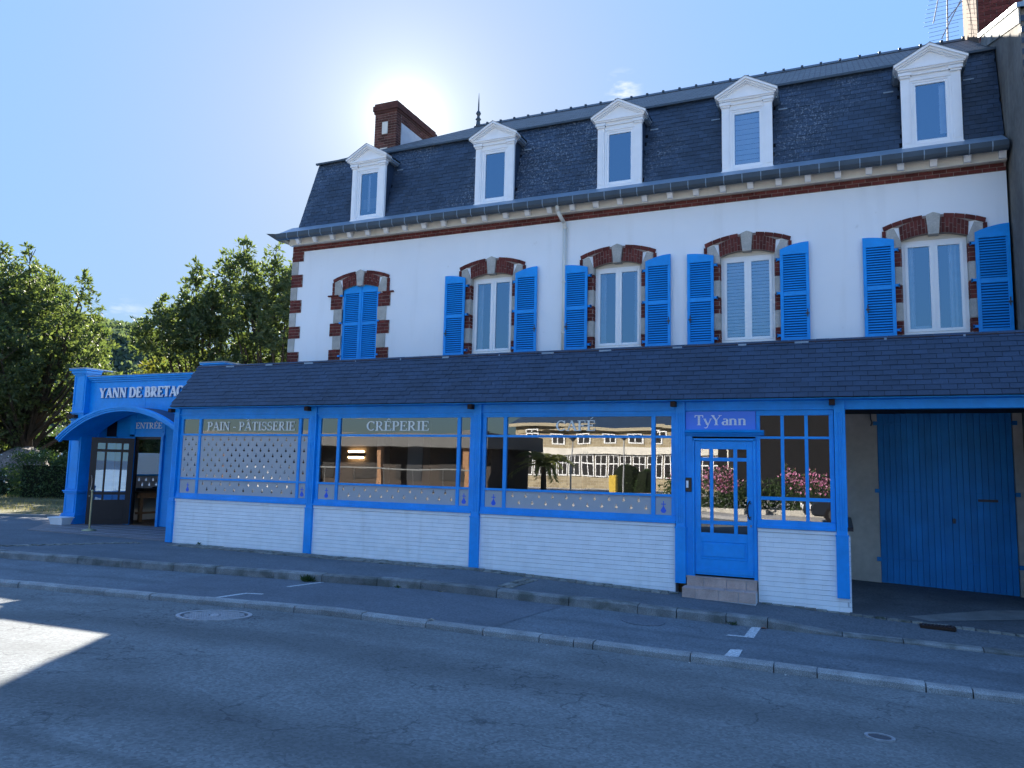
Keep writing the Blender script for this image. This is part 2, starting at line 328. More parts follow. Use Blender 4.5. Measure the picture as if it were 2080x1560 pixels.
def link(o, parent=None, world=(0, 0, 0)):
    COL.objects.link(o); w = Vector(world)
    if parent is not None: o.parent = parent; o.location = w - POS[parent.name]
    else: o.location = w
    POS[o.name] = w; return o
def thing(name, loc, label, cat, group=None):
    return props(link(bpy.data.objects.new(name, None), None, loc), label, cat, group)
def obj(name, g, m, parent=None, smooth=False, bevel=0, org=None, **kw):
    v = np.array(g.v, float); c = (v.min(0)+v.max(0))/2
    if org is not None: c = np.array(org, float)
    me = bpy.data.meshes.new(name); me.from_pydata([tuple(p) for p in v-c], [], g.f); me.update()
    ms = m if isinstance(m, (list, tuple)) else [m]
    for q in ms: me.materials.append(M[q] if isinstance(q, str) else q)
    if smooth: me.shade_smooth() if hasattr(me, 'shade_smooth') else [setattr(p, 'use_smooth', True) for p in me.polygons]
    o = bpy.data.objects.new(name, me); link(o, parent, c)
    if bevel:
        b = o.modifiers.new('bevel', 'BEVEL'); b.width = bevel; b.segments = 1; b.limit_method = 'ANGLE'
    return props(o, **kw)
def box(name, x0, x1, y0, y1, z0, z1, m, parent=None, bevel=0, **kw): return obj(name, G().box(x0, x1, y0, y1, z0, z1), m, parent, bevel=bevel, **kw)
UNIT = G().box(-.5, .5, -.5, .5, -.5, .5)
_unit = {}
def unit_mesh(name, m):
    k = (name, m)
    if k not in _unit:
        me = bpy.data.meshes.new(name); me.from_pydata(UNIT.v, [], UNIT.f); me.update(); me.materials.append(M[m]); _unit[k] = me
    return _unit[k]
class Pieces:
    """like pieces: boxes that share one mesh (loc, size, rot) or free shapes; nearest `limit` become objects, the rest one joined part"""
    def __init__(s, name, root, m, limit=300): s.name, s.root, s.m, s.limit, s.it = name, root, m, limit, []
    def box(s, x0, x1, y0, y1, z0, z1, parent=None, m=None):
        s.it.append((Vector(((x0+x1)/2, (y0+y1)/2, (z0+z1)/2)), (x1-x0, y1-y0, z1-z0), None, None, parent, m)); return s
    def rbox(s, loc, size, rot, parent=None): s.it.append((Vector(loc), size, rot, None, parent, None)); return s
    def free(s, g, parent=None, m=None):
        v = np.array(g.v); c = Vector((v.min(0)+v.max(0))/2); s.it.append((c, None, None, g, parent, m)); return s
    def done(s, rest_parent=None):
        s.it.sort(key=lambda t: (t[0]-CAM).length)
        near, far = s.it[:s.limit], s.it[s.limit:]
        for c, size, rot, g, par, m in near:
            m = m or s.m; par = par or s.root
            if g is not None: obj(s.name, g, m, par)
            else:
                o = bpy.data.objects.new(s.name, unit_mesh(s.name, m)); link(o, par, c); o.scale = size
                if rot: o.rotation_euler = rot
        if far:
            big = {}
            for c, size, rot, g, par, m in far:
                b = big.setdefault(m or s.m, G())
                if g is not None: b.merge(g)
                else:
                    R = (Matrix.Rotation(rot[2], 3, 'Z') @ Matrix.Rotation(rot[1], 3, 'Y') @ Matrix.Rotation(rot[0], 3, 'X')) if rot else Matrix.Identity(3)
                    b.add([tuple(R @ Vector((p[0]*size[0], p[1]*size[1], p[2]*size[2])) + c) for p in UNIT.v], UNIT.f)
            for m, b in big.items(): obj(s.name, b, m, rest_parent or s.root, kind='stuff')

# ------------------------------------------------------------------ serif lettering, as strokes (cap height 1)
def _arc(cx, cy, rx, ry, a0, a1, wt, wn, n=14):
    P = []; Q = []
    for i in range(n+1):
        a = math.radians(a0+(a1-a0)*i/n); c, s = math.cos(a), math.sin(a); w = wn+(wt-wn)*abs(c)**1.3
        P.append((cx+(rx+w/2)*c, cy+(ry+w/2)*s)); Q.append((cx+(rx-w/2)*c, cy+(ry-w/2)*s))
    return [[P[i], P[i+1], Q[i+1], Q[i]] for i in range(n)]
def _st(x0, y0, x1, y1, w):
    d = math.hypot(x1-x0, y1-y0); nx, ny = -(y1-y0)/d*w/2, (x1-x0)/d*w/2
    if abs(y1-y0) > abs(x1-x0): nx = math.copysign(w/2, nx); ny = 0
    return [[(x0+nx, y0+ny), (x1+nx, y1+ny), (x1-nx, y1-ny), (x0-nx, y0-ny)]]
def _sf(x, y, w=.3, h=.06): yy = y-h/2 if y > .5 else y+h/2; return _st(x-w/2, yy, x+w/2, yy, h)
def glyph(ch, B=1.):
    T, t = .15*B, .065*B; g = []
    if ch in 'PRBD': g += _st(.17, 0, .17, 1, T)+_sf(.14, 0, .30)+_sf(.12, 1, .22)
    if ch == 'P': g += _st(.15, .97, .36, .97, t)+_st(.15, .46, .36, .46, t)+_arc(.34, .715, .23, .255, 90, -90, T, t); w = .68
    elif ch == 'R': g += _st(.15, .97, .36, .97, t)+_st(.15, .48, .36, .48, t)+_arc(.34, .725, .21, .245, 90, -90, T, t)+_st(.33, .48, .62, .03, T)+_sf(.66, 0, .24); w = .80
    elif ch == 'B': g += _st(.15, .97, .36, .97, t)+_st(.15, .51, .38, .51, t)+_st(.15, .03, .38, .03, t)+_arc(.34, .74, .20, .23, 90, -90, T, t)+_arc(.37, .27, .24, .24, 90, -90, T, t); w = .76
    elif ch == 'D': g += _st(.15, .97, .36, .97, t)+_st(.15, .03, .36, .03, t)+_arc(.34, .5, .38, .47, 90, -90, T, t, 18); w = .88
    elif ch in 'AÂ': g += _st(.12, .03, .41, 1, t)+_st(.41, 1, .72, .03, T)+_st(.22, .33, .62, .33, t)+_sf(.12, 0, .26)+_sf(.74, 0, .28); w = .86
    elif ch == 'I': g += _st(.2, 0, .2, 1, T)+_sf(.2, 0, .34)+_sf(.2, 1, .34); w = .40
    elif ch == 'N': g += _st(.16, 0, .16, 1, t)+_st(.18, 1, .72, 0, T)+_st(.74, 0, .74, 1, t)+_sf(.16, 0, .28)+_sf(.12, 1, .24)+_sf(.74, 1, .28); w = .90
    elif ch == 'T': g += _st(.37, 0, .37, 1, T)+_sf(.37, 0, .32)+_st(.05, .97, .69, .97, t)+_st(.07, 1, .05, .78, t)+_st(.67, 1, .69, .78, t); w = .74
    elif ch in 'EÊÉF':
        g += _st(.17, 0, .17, 1, T)+_sf(.14, 0, .28)+_sf(.12, 1, .22)+_st(.15, .97, .58, .97, t)+_st(.58, 1, .60, .78, t)+_st(.15, .51, .44, .51, t)+_st(.45, .62, .45, .40, t)
        if ch != 'F': g += _st(.15, .03, .60, .03, t)+_st(.60, 0, .64, .24, t)
        w = .70
    elif ch in 'CG':
        g += _arc(.42, .5, .34, .47, 42, 318, T, t, 20)+_st(.67, .98, .69, .70, t)
        if ch == 'G': g += _st(.68, .05, .68, .42, T)+_sf(.66, .47, .26)
        w = .80
    elif ch == 'S': g += _arc(.33, .735, .21, .235, 30, 270, T*.8, t)+_arc(.33, .27, .24, .24, 90, -150, T*.8, t)+_st(.53, .98, .55, .76, t)+_st(.10, .24, .08, .02, t); w = .66
    elif ch == 'Y': g += _st(.10, .97, .39, .45, T)+_st(.70, .97, .40, .45, t)+_st(.39, 0, .39, .48, T)+_sf(.39, 0, .32)+_sf(.12, 1, .28)+_sf(.70, 1, .26); w = .80
    elif ch == 'y': g += _st(.08, .64, .32, .02, T)+_st(.58, .64, .26, -.26, t)+_arc(.17, -.22, .08, .06, 0, -180, t, t, 6)+_sf(.10, .66, .22, .05)+_sf(.58, .66, .2, .05); w = .62
    elif ch == 'a': g += _st(.44, .03, .44, .48, T)+_arc(.30, .48, .16, .15, 0, 150, T*.8, t)+_arc(.26, .19, .16, .17, 60, 330, T, t)+_st(.44, .03, .54, .03, t); w = .56
    elif ch == 'n': g += _st(.15, 0, .15, .64, T)+_sf(.15, 0, .26, .05)+_st(.03, .62, .16, .62, .05)+_arc(.34, .46, .18, .16, 0, 150, T, t)+_st(.52, 0, .52, .48, T)+_sf(.52, 0, .26, .05); w = .70
    elif ch == '-': g += _st(.06, .36, .34, .36, t*1.3); w = .42
    else: return [], .34
    if ch in 'ÂÊ': g += _st(.24, 1.10, .40, 1.26, t)+_st(.40, 1.26, .56, 1.10, t)
    if ch == 'É': g += _st(.32, 1.10, .48, 1.28, t*1.3)
    return g, w
def lettering(text, x0, x1, y, z0, h, parent, m, depth=.004, B=1., name='letter', back=None):
    tot = sum(glyph(c, B)[1] for c in text); sx = (x1-x0)/tot; x = x0
    for c in text:
        g, w = glyph(c, B)
        if g:
            q = G(); k = 0
            for poly in g:
                pts = [(x+px*sx, z0+pz*h) for px, pz in poly]
                ar = sum(pts[i][0]*pts[(i+1) % 4][1]-pts[(i+1) % 4][0]*pts[i][1] for i in range(4))
                if ar < 0: pts = pts[::-1]
                q.prism_y(pts, y-depth-.0004*(k % 7), y); k += 1
            o = obj(name, q, m, parent)
            if back:
                b = G(); b.v = [(vx+.012, vy+.012, vz-.012) for vx, vy, vz in q.v]; b.f = q.f; obj('letter_shadow_layer', b, back, parent)
        x += w*sx

# ------------------------------------------------------------------ ground
def sm(t): t = min(1, max(0, t)); return t*t*(3-2*t)
def zb(X): return -1.72 if X < -5.9 else -1.72-.034*(X+5.9)
def k1(X): return -.93+.117*X if X > -14 else -2.568+.05*(X+14)
def k2(X): return -3.21+.117*X
def ktop(X): return zb(X)-.03-.085*sm((X+1)/.9)
def k2top(X): return zb(X)-.095
def zlane(X): return zb(X)-.155
def zroad(X, Y): return zb(X)-.175+.06*min(6.5, max(0, k2(X)-Y))
def apron_z(X, Y): return zb(X)+.035*min(3, max(0, Y))-.004
XS = list(np.concatenate([np.arange(-90, -20, 5), np.arange(-20, 8.01, .5), np.arange(10, 61, 5)]))
def strip(name, yfns, zfns, m, xs=XS, **kw):
    g = G(); n = len(yfns)
    for X in xs:
        for yf, zf in zip(yfns, zfns):
            Y = yf(X); g.v.append((X, Y, zf(X, Y)))
    for i in range(len(xs)-1):
        for j in range(n-1):
            a = i*n+j; g.f.append((a+1, a, a+n, a+n+1))
    return obj(name, g, m, None, kind='structure', **kw)
# y functions listed from far (wall) to near
strip('road', [lambda X: k2(X)-.12, lambda X: k2(X)-.7, lambda X: k2(X)-2, lambda X: k2(X)-5, lambda X: k2(X)-6.5, lambda X: k2(X)-9, lambda X: -15.0+.117*X], [lambda X, Y: zroad(X, Y)]*7, 'road')
lane = strip('parking_lane', [lambda X: k1(X)-.05, lambda X: (k1(X)+k2(X))/2, lambda X: k2(X)+.02], [lambda X, Y: zlane(X)]*3, 'lane')
pavement = strip('pavement', [lambda X: .02 if X > -12.9 else .3, lambda X: k1(X)*.5, lambda X: k1(X)+.02], [lambda X, Y: zb(X)-.004, lambda X, Y: (zb(X)+ktop(X))/2-.004, lambda X, Y: ktop(X)-.006], 'pave')
# far ground behind and around
g = G(); S = 900
g.quad((-S, -S, -2.6), (S, -S, -2.6), (S, S, -2.6), (-S, S, -2.6)); obj('terrain', g, 'soil', None, kind='structure')
g = G().quad((-95, .28, -1.726), (-12.9, .28, -1.726), (-12.9, 30, -1.74), (-95, 60, -1.74)); obj('side_path', g, 'pave', None, kind='structure')
plaza = strip('plaza_paving', [lambda X: -15.0+.117*X, lambda X: -15.4+.117*X, lambda X: -30, lambda X: -95], [lambda X, Y: zroad(X, Y)-.01, lambda X, Y: zroad(X, Y)+.08, lambda X, Y: -1.55, lambda X, Y: -1.55], 'plaza')
g = G().quad((.06, -.25, zb(0)-.006), (9, -.25, zb(9)-.006), (9, .02, zb(9)-.002), (.06, .02, zb(0)-.002), (.06, .02, 0))
ap = G()
for i in range(18):
    X0, X1 = .0+i*.5, .5+i*.5
    for Y0, Y1 in ((-.02, 1.5), (1.5, 3.2)): ap.quad((X0, Y0, apron_z(X0, Y0)), (X1, Y0, apron_z(X1, Y0)), (X1, Y1, apron_z(X1, Y1)), (X0, Y1, apron_z(X0, Y1)))
apron = obj('garage_apron', ap, 'apron', None, kind='structure')
g = G()
pp = [(.81, .21), (1.07, .05), (2.6, 1.15), (2.75, 1.9), (1.97, 1.39)]
g.add([(x, y, apron_z(x, y)+.006) for x, y in pp], [tuple(range(5))]); obj('concrete_patch', g, 'concrete', apron)
# darker patch of asphalt in the parking lane
g = G(); pts = [(-9.6, k1(-9.6)-.1), (-9.6, k2(-9.6)+.05), (-4.0, k2(-4.0)+.05), (-3.7, k1(-3.7)-.1)]
g.add([(x, y, zlane(x)+.004) for x, y in [(-9.6, k1(-9.6)-.1), (-9.6, k2(-9.6)+.05), (-8, k2(-8)+.05), (-5.9, k2(-5.9)+.05), (-4.0, k2(-4.0)+.05), (-3.7, k1(-3.7)-.1), (-5.9, k1(-5.9)-.1), (-8, k1(-8)-.1)]], [(0,1,2,7),(7,2,3,6),(6,3,4,5)])
obj('asphalt_patch', g, 'lane_new', lane)
g = G().lathe(-2.48, -1.80, [(.29, zlane(-2.48)+.002), (.29, zlane(-2.48)+.008)], 24); g.v = [(x, y*1, z-.034*(x+2.48)) for x, y, z in g.v]; obj('filled_manhole', g, 'lane_new', lane)
# kerb stones
def kerbrun(parent, joints, yf, top, zlow, w, m, over):
    for a, b in zip(joints, joints[1:]):
        a += .006; b -= .006; n = 2 if b-a < 2 else 4; g = G(); xs = np.linspace(a, b, n+1); dz = random.uniform(-.006, .006); dy = random.uniform(-.008, .008)
        prof = lambda X: [(yf(X)+.0+dy+over, zlow(X)-.1), (yf(X)+dy+over, top(X)+dz-.0), (yf(X)-w+.025+dy+over, top(X)+dz), (yf(X)-w+dy+over, top(X)+dz-.022), (yf(X)-w-.008+dy+over, zlow(X)-.1)]
        for i, X in enumerate(xs):
            for y, z in prof(X): g.v.append((X, y, z))
            if i:
                for j in range(4): q = (i-1)*5+j; g.f.append((q, q+1, q+6, q+5))
        g.f.append((4, 3, 2, 1, 0)); q = len(xs)*5-5; g.f.append((q, q+1, q+2, q+3, q+4))
        obj('kerb_stone', g, m, parent)
def base_st(name): return props(link(bpy.data.objects.new(name, None), None, (0, 0, -1.9)), kind='structure')
kb1 = base_st('pavement_kerb'); kb2 = base_st('road_kerb')
def joints(known, lo, hi, a, b):
    L = list(known)
    while L[0] > lo: L.insert(0, L[0]-random.uniform(a, b))
    while L[-1] < hi: L.append(L[-1]+random.uniform(a, b))
    return L
kerbrun(kb1, joints([-6.67, -5.94, -4.72, -3.64, -2.66, -2.13, -1.48, -.95, -.04, .67], -34, 7, .8, 1.3), k1, ktop, zlane, .17, 'granite_dark', .05)
kerbrun(kb2, joints([-5.49, -4.63, -3.91, -3.23, -2.83, -2.61, -1.55, -.7, -.28, .72, 1.13], -34, 7, .7, 1.1), k2, k2top, lambda X: zb(X)-.18, .14, 'granite', .05)
g = G()
for X in np.arange(-95, -34, 2.0): g.box(X, X+1.98, k1(X)-.12, k1(X)+.05, zb(X)-.2, ktop(X))
obj('kerb_stone', g, 'granite_dark', kb1, kind='stuff')
# mortar bed under the kerbs
strip('kerb_bed', [lambda X: k1(X)+.05, lambda X: k1(X)-.10], [lambda X, Y: ktop(X)-.03]*2, 'iron_dark')
# sett rows
setts = Pieces('sett', pavement, 'sett', 300)
def sett(x, y, sx=.12, sy_=.11, rot=0):
    z = zb(x)+(ktop(x)-zb(x))*min(1, max(0, y/k1(x)))
    setts.rbox((x, y, z-.035+random.uniform(-.004, .005)), (sx*random.uniform(.85, .97), sy_*random.uniform(.85, .97), .09), (0, 0, rot+random.uniform(-.06, .06)))
x = -12.6
while x < 7:
    if not (-2.3 < x < -1.1): sett(x, -.09-.06*(x < -1.1), .15); 
    if x < -2.4: sett(x+.05, -.27, .15)
    if x < -6: sett(x, -.40, .15)
    x += .15
for xa, ya in ((-4.7, -.52), (-13.6, -.45)):
    y = ya; x = xa
    while y > k1(x)+.12:
        for dx in (0, .13): sett(x+dx, y)
        y -= .13; x -= .012 if xa > -10 else .12
setts.done()
# drain grate
dz = zb(1.13)-.0
dg = thing('drain_grate', (1.13, -.2, dz), 'rusty dark drain grate let into the sett row before the garage', 'drain grate')
box('frame', .92, 1.34, -.30, -.12, dz-.04, dz-.004, 'rust_wood', dg)
for i in range(9): box('bar', .95+i*.042, .972+i*.042, -.285, -.135, dz-.02, dz+.003, 'lead', dg)
# manhole
MHX, MHY = -6.93, -4.90; mz = zroad(MHX, MHY)+.004
mh = thing('manhole_cover', (MHX, MHY, mz), 'large round iron manhole cover with chequer grid sunk in the cracked road', 'manhole cover')
def ring(cx, cy_, r0, r1, z0, z1, n=40):
    g = G()
    for i in range(n):
        a, b = 2*PI*i/n, 2*PI*(i+1)/n
        pts = [(cx+r*math.cos(t), cy_+r*math.sin(t)) for r, t in ((r0, a), (r1, a), (r1, b), (r0, b))]; g.prism_z(pts, z0, z1)
    return g
def sl(g, cx): cy_ = (min(p[1] for p in g.v)+max(p[1] for p in g.v))/2; g.v = [(x, y, z-(.034 if cx > -5.9 else 0)*(x-cx)-.06*(y-cy_)+.06*.117*(x-cx)) for x, y, z in g.v]; return g
obj('rim', sl(ring(MHX, MHY, .385, .43, mz-.02, mz+.012), -6.96), 'iron', mh)
obj('cover', sl(G().lathe(MHX, MHY, [(.375, mz-.02), (.375, mz+.002)], 40), -6.96), 'iron_dark', mh)
g = G()
for i in range(-9, 10):
    for j in range(-9, 10):
        if math.hypot(i, j)*.038 < .35 and math.hypot(i, j) > 2: g.box(MHX+i*.038-.014, MHX+i*.038+.014, MHY+j*.038-.014, MHY+j*.038+.014, mz, mz+.009)
obj('stud_pattern', sl(g, MHX), 'iron', mh, kind='stuff')
obj('badge', G().lathe(MHX, MHY, [(.06, mz), (.055, mz+.01)], 16), 'iron', mh)
vz = zroad(.22, -5.38)+.003
vc = thing('valve_cover', (.22, -5.38, vz), 'small round dark iron valve cover in the road near the kerb', 'valve cover')
obj('rim', sl(ring(.22, -5.38, .085, .108, vz-.02, vz+.008, 24), .22), 'iron', vc); obj('lid', sl(G().lathe(.22, -5.38, [(.083, vz-.02), (.083, vz+.001)], 24), .22), 'iron_dark', vc)
# worn parking marks
pm = Pieces('painted_mark', lane, 'paint_mark')
def mark(pts):
    g = G(); g.add([(x, y, zlane(x)+.005) for x, y in pts], [tuple(range(len(pts)))]); pm.free(g)
mark([(-1.25, -3.06), (-1.10, -3.01), (-1.10, -2.63), (-1.23, -2.70)]); mark([(-1.17, -1.89), (-1.05, -1.83), (-1.03, -1.17), (-1.15, -1.22)])
mark([(-8.0, -3.85), (-7.93, -3.83), (-7.84, -3.38), (-7.91, -3.39)]); mark([(-7.80, -2.6), (-7.73, -2.58), (-7.58, -1.95), (-7.64, -1.97)]); mark([(-7.91, -3.40), (-7.62, -3.32), (-7.62, -3.26), (-7.9, -3.34)])
mark([(-1.38, -1.98), (-1.05, -1.90), (-1.05, -1.83), (-1.36, -1.9)])
pm.done()

# ------------------------------------------------------------------ town house
HX0, HX1 = -12.77, 2.76
house = thing('town_house', (-5, 3, -1.9), 'white rendered three storey house with slate mansard roof, brick trim and blue shutters', 'house')
WIN = [(-10.65, .52, 'closed'), (-7.12, .52, 'open'), (-4.21, .52, 'open'), (-1.60, .52, 'open'), (1.61, .53, 'open')]
ZS, ZH = 2.50, 4.40                      # opening sill and head
w = G(); xs = [HX0]
for c, hw, _ in WIN: xs += [c-hw, c+hw]
xs.append(HX1)
for i in range(0, len(xs), 2): w.box(xs[i], xs[i+1], 3.0, 3.3, 1.3, 5.5)
for i in range(1, len(xs)-1, 2): w.box(xs[i], xs[i+1], 3.0, 3.3, 1.3, ZS); w.box(xs[i], xs[i+1], 3.0, 3.3, ZH, 5.5)
w.box(HX0, HX0+.3, 3.3, 9.9, -1.95, 5.9); w.box(HX0+.3, HX1, 9.6, 9.9, -1.95, 5.9); w.box(HX1-.3, HX1, 3.3, 9.6, -1.95, 5.9); w.box(HX0+.3, HX1-.3, 3.3, 9.6, 5.3, 5.5); w.box(HX0+.3, HX1-.3, 3.3, 9.6, 1.2, 1.4)
w.box(HX0, -3.0, 3.0, 3.3, -1.95, 1.3)
obj('wall', w, 'render', house)
obj('dark_room_back', G().box(HX0+.3, HX1-.3, 4.3, 4.35, 1.4, 5.3).box(HX0+.3, HX1-.3, 3.31, 4.3, 1.42, 1.46).box(HX0+.3, HX1-.3, 3.31, 4.3, 4.9, 4.95), 'interior', house)  # dark partition added so the rooms behind the panes look unlit
# lower wall around the garage door
g = G().box(.08, .60, 3.0, 3.3, -2.05, 1.3).box(2.665, 3.3, 2.99, 3.3, -2.15, 1.3).box(.60, 2.665, 3.0, 3.3, 1.19, 1.3)
obj('ground_floor_wall', g, 'garage_wall', house)
brk = Pieces('brick', house, 'brick', 300); stn = Pieces('quoin_stone', house, 'stone')
mort = G()
def brickblock(x0, x1, z0, z1, y=2.985, off=0, yb=3.05, parent=None):
    rows = max(1, round((z1-z0)/.082)); rh = (z1-z0)/rows
    mort.box(x0+.004, x1-.004, y+.006, yb, z0+.003, z1-.003)
    for r in range(rows):
        st = .22; x = x0-(st/2 if (r+off) % 2 else 0)
        while x < x1-.01:
            a, b = max(x0, x), min(x1, x+st)
            if b-a > .03: brk.box(a+.005, b-.005, y-random.uniform(0, .003), yb-.01, z0+r*rh+.005, z0+(r+1)*rh-.005, parent)
            x += st
# band of bricks under the cornice
brickblock(HX0-.01, HX1, 5.365, 5.51, 2.975)
# corner quoins
zq = [5.362, 5.11, 4.77, 4.44, 4.11, 3.78, 3.43, 3.12, 2.78, 2.44, 2.1]
for i in range(10):
    if i % 2 == 0: brickblock(HX0-.015, -12.43, zq[i+1], zq[i], 2.982)
    else: stn.box(HX0-.015, -12.59, 2.978, 3.1, zq[i+1]+.004, zq[i]-.004)
def archpts(c, hw, z_end, rise, n):   # circular segment points left to right
    R = (hw*hw+rise*rise)/(2*rise); zc = z_end+rise-R; a = math.asin(hw/R)
    return [(c+R*math.sin(-a+2*a*i/n), zc+R*math.cos(-a+2*a*i/n)) for i in range(n+1)]
for wi, (c, hw, st) in enumerate(WIN):
    ze = 4.26; y0 = 2.972
    n = 18
    inn = archpts(c, hw, ze, .10, n); mid = archpts(c, hw+.02, ze+.26, .135, n)
    outer = archpts(c, .80, 4.53, .16, n)
    # soldier bricks
    mort.prism_y(inn+mid[::-1], y0+.008, 3.06)
    out2 = archpts(c, .81, 4.535, .16, n); mort.prism_y(mid+out2[::-1], y0+.008, 3.06)
    for i in range(n):
        if i in (8, 9) : continue
        A, B, C, D = inn[i], inn[i+1], mid[i+1], mid[i]
        def lerp(p, q, t): return (p[0]+(q[0]-p[0])*t, p[1]+(q[1]-p[1])*t)
        sp_ = .62 if i % 2 else .38
        for t0, t1 in ((0, sp_), (sp_, 1)):
            a = lerp(lerp(A, B, .07), lerp(D, C, .07), t0+.02); b = lerp(lerp(A, B, .93), lerp(D, C, .93), t0+.02)
            cc = lerp(lerp(A, B, .93), lerp(D, C, .93), t1-.02); d = lerp(lerp(A, B, .07), lerp(D, C, .07), t1-.02)
            brk.free(G().prism_y([a, b, cc, d], y0, 3.04))
    # outer header course, and the little legs of brick beside the springing stones
    o1 = archpts(c, .80, 4.47, .165, 10); o2 = archpts(c, .82, 4.545, .165, 10)
    for i in range(10):
        if i in (4, 5) : continue
        A, B, C, D = o1[i], o1[i+1], o2[i+1], o2[i]
        brk.free(G().prism_y([(A[0]+.005, A[1]), (B[0]-.005, B[1]), (C[0]-.005, C[1]), (D[0]+.005, D[1])], y0-.006, 3.04))
    for s in (-1, 1):
        xa = c+s*.765; 
        for k in range(3): brk.box(min(xa, xa+s*.06), max(xa, xa+s*.06), y0-.004, 3.04, 4.145+k*.11, 4.245+k*.11)
        # springing stone between opening and outer course
        q = [(c+s*hw, 4.14), (c+s*.755, 4.14), (c+s*.755, 4.475), (c+s*(hw+.10), 4.50), (c+s*hw, ze)]
        stn.free(G().prism_y(q if s > 0 else q[::-1], y0-.002, 3.06))
        e0, e1 = c+s*hw, c+s*.865
        blocks = [(4.12, 3.79, 1), (3.79, 3.445, 0), (3.445, 3.125, 1), (3.125, 2.79, 0), (2.79, 2.46, 1)]
        for zt, zb_, isb in blocks:
            if isb: brickblock(min(e0, e1), max(e0, e1), zb_, zt, 2.978, off=1)
            else: stn.box(min(e0, c+s*.76), max(e0, c+s*.76), 2.974, 3.08, zb_+.004, zt-.004)
        x2 = c+s*.95; brk.box(min(c+s*(hw+.13), x2), max(c+s*(hw+.13), x2), 2.955, 3.04, 4.118, 4.15)
        # reveals inside the opening
        if st == 'open':
            for zt, zb_, isb in blocks+[(4.30, 4.12, 0)]:
                xr0, xr1 = (c-hw-.002, c-hw+.012) if s < 0 else (c+hw-.012, c+hw+.002)
                if isb:
                    for r in range(4):
                        h = (zt-zb_)/4; brk.box(xr0, xr1, 2.985, 3.11, zb_+r*h+.005, zb_+(r+1)*h-.005)
                else: stn.box(xr0, xr1, 2.985, 3.11, zb_+.004, zt-.004)
    # keystone
    kp = [(c-.085, 4.325), (c+.085, 4.325), (c+.115, 4.69), (c, 4.735), (c-.115, 4.69)]
    obj('keystone', G().prism_y(kp, 2.93, 3.08), 'stone', house, bevel=.008)
    # window unit behind
    wn = G(); W, Z0, Z1 = hw-.005, 2.535, 4.27
    yA, yB = 3.11, 3.17
    fr = obj('window', G().box(c-W, c-W+.06, yA, yB, Z0, Z1).box(c+W-.06, c+W, yA, yB, Z0, Z1).box(c-W+.06, c+W-.06, yA, yB, Z1-.06, Z1).box(c-W+.06, c+W-.06, yA, yB, Z0, Z0+.06), 'pvc', house)
    for s in (-1, 1):
        a, b = (c-W+.06, c-.012) if s < 0 else (c+.012, c+W-.06)
        g = G(); t = .055; y1, y2 = 3.095, 3.15
        g.box(a, a+t, y1, y2, Z0+.06, Z1-.06).box(b-t, b, y1, y2, Z0+.06, Z1-.06).box(a+t, b-t, y1, y2, Z0+.06, Z0+.06+t).box(a+t, b-t, y1, y2, Z1-.06-t, Z1-.06)
        obj('sash', g, 'pvc', fr, bevel=.004)
        obj('pane', G().quad((a+t, 3.125, Z0+.115), (b-t, 3.125, Z0+.115), (b-t, 3.125, Z1-.115), (a+t, 3.125, Z1-.115)), 'glass_up', fr)
    box('mullion', c-.014, c+.014, 3.088, 3.15, Z0+.06, Z1-.06, 'pvc', fr)
    obj('head_panel', G().prism_y([(c-hw, Z1), (c+hw, Z1)]+archpts(c, hw, ze+.02, .10, 10)[::-1], 3.10, 3.16), 'cream', fr)
    if st == 'open': box('sill', c-hw-.02, c+hw+.02, 2.95, 3.1, 2.47, 2.53, 'stone', fr)
    if wi == 3:
        for k in range(24): box('blind_slat', c-W+.06, c+W-.06, 3.2, 3.215, 2.62+k*.068, 2.62+k*.068+.05, 'curtain', fr)
    if wi == 4:
        box('blind', c-W+.1, c-.06, 3.22, 3.23, 2.55, 2.72, 'curtain', fr); 
        g = G()
        for k in range(8): g.quad((c+.25+k*.03, 3.25+(k % 2)*.03, 2.55), (c+.28+k*.03, 3.25+((k+1) % 2)*.03, 2.55), (c+.28+k*.03, 3.25+((k+1) % 2)*.03, 4.2), (c+.25+k*.03, 3.25+(k % 2)*.03, 4.2))
        obj('curtain', g, 'curtain', fr)
    if wi in (1, 2, 4):
        for s in (-1, 1):
            g = G(); x = c+s*.40
            for k in range(6): g.quad((x-.09+k*.03, 3.25+(k % 2)*.03, 2.55), (x-.06+k*.03, 3.25+((k+1) % 2)*.03, 2.55), (x-.06+k*.03, 3.25+((k+1) % 2)*.03, 4.2), (x-.09+k*.03, 3.25+(k % 2)*.03, 4.2))
            obj('curtain', g, 'curtain', fr)
brk.done(); stn.done()
obj('mortar_bed', mort, 'mortar', house)
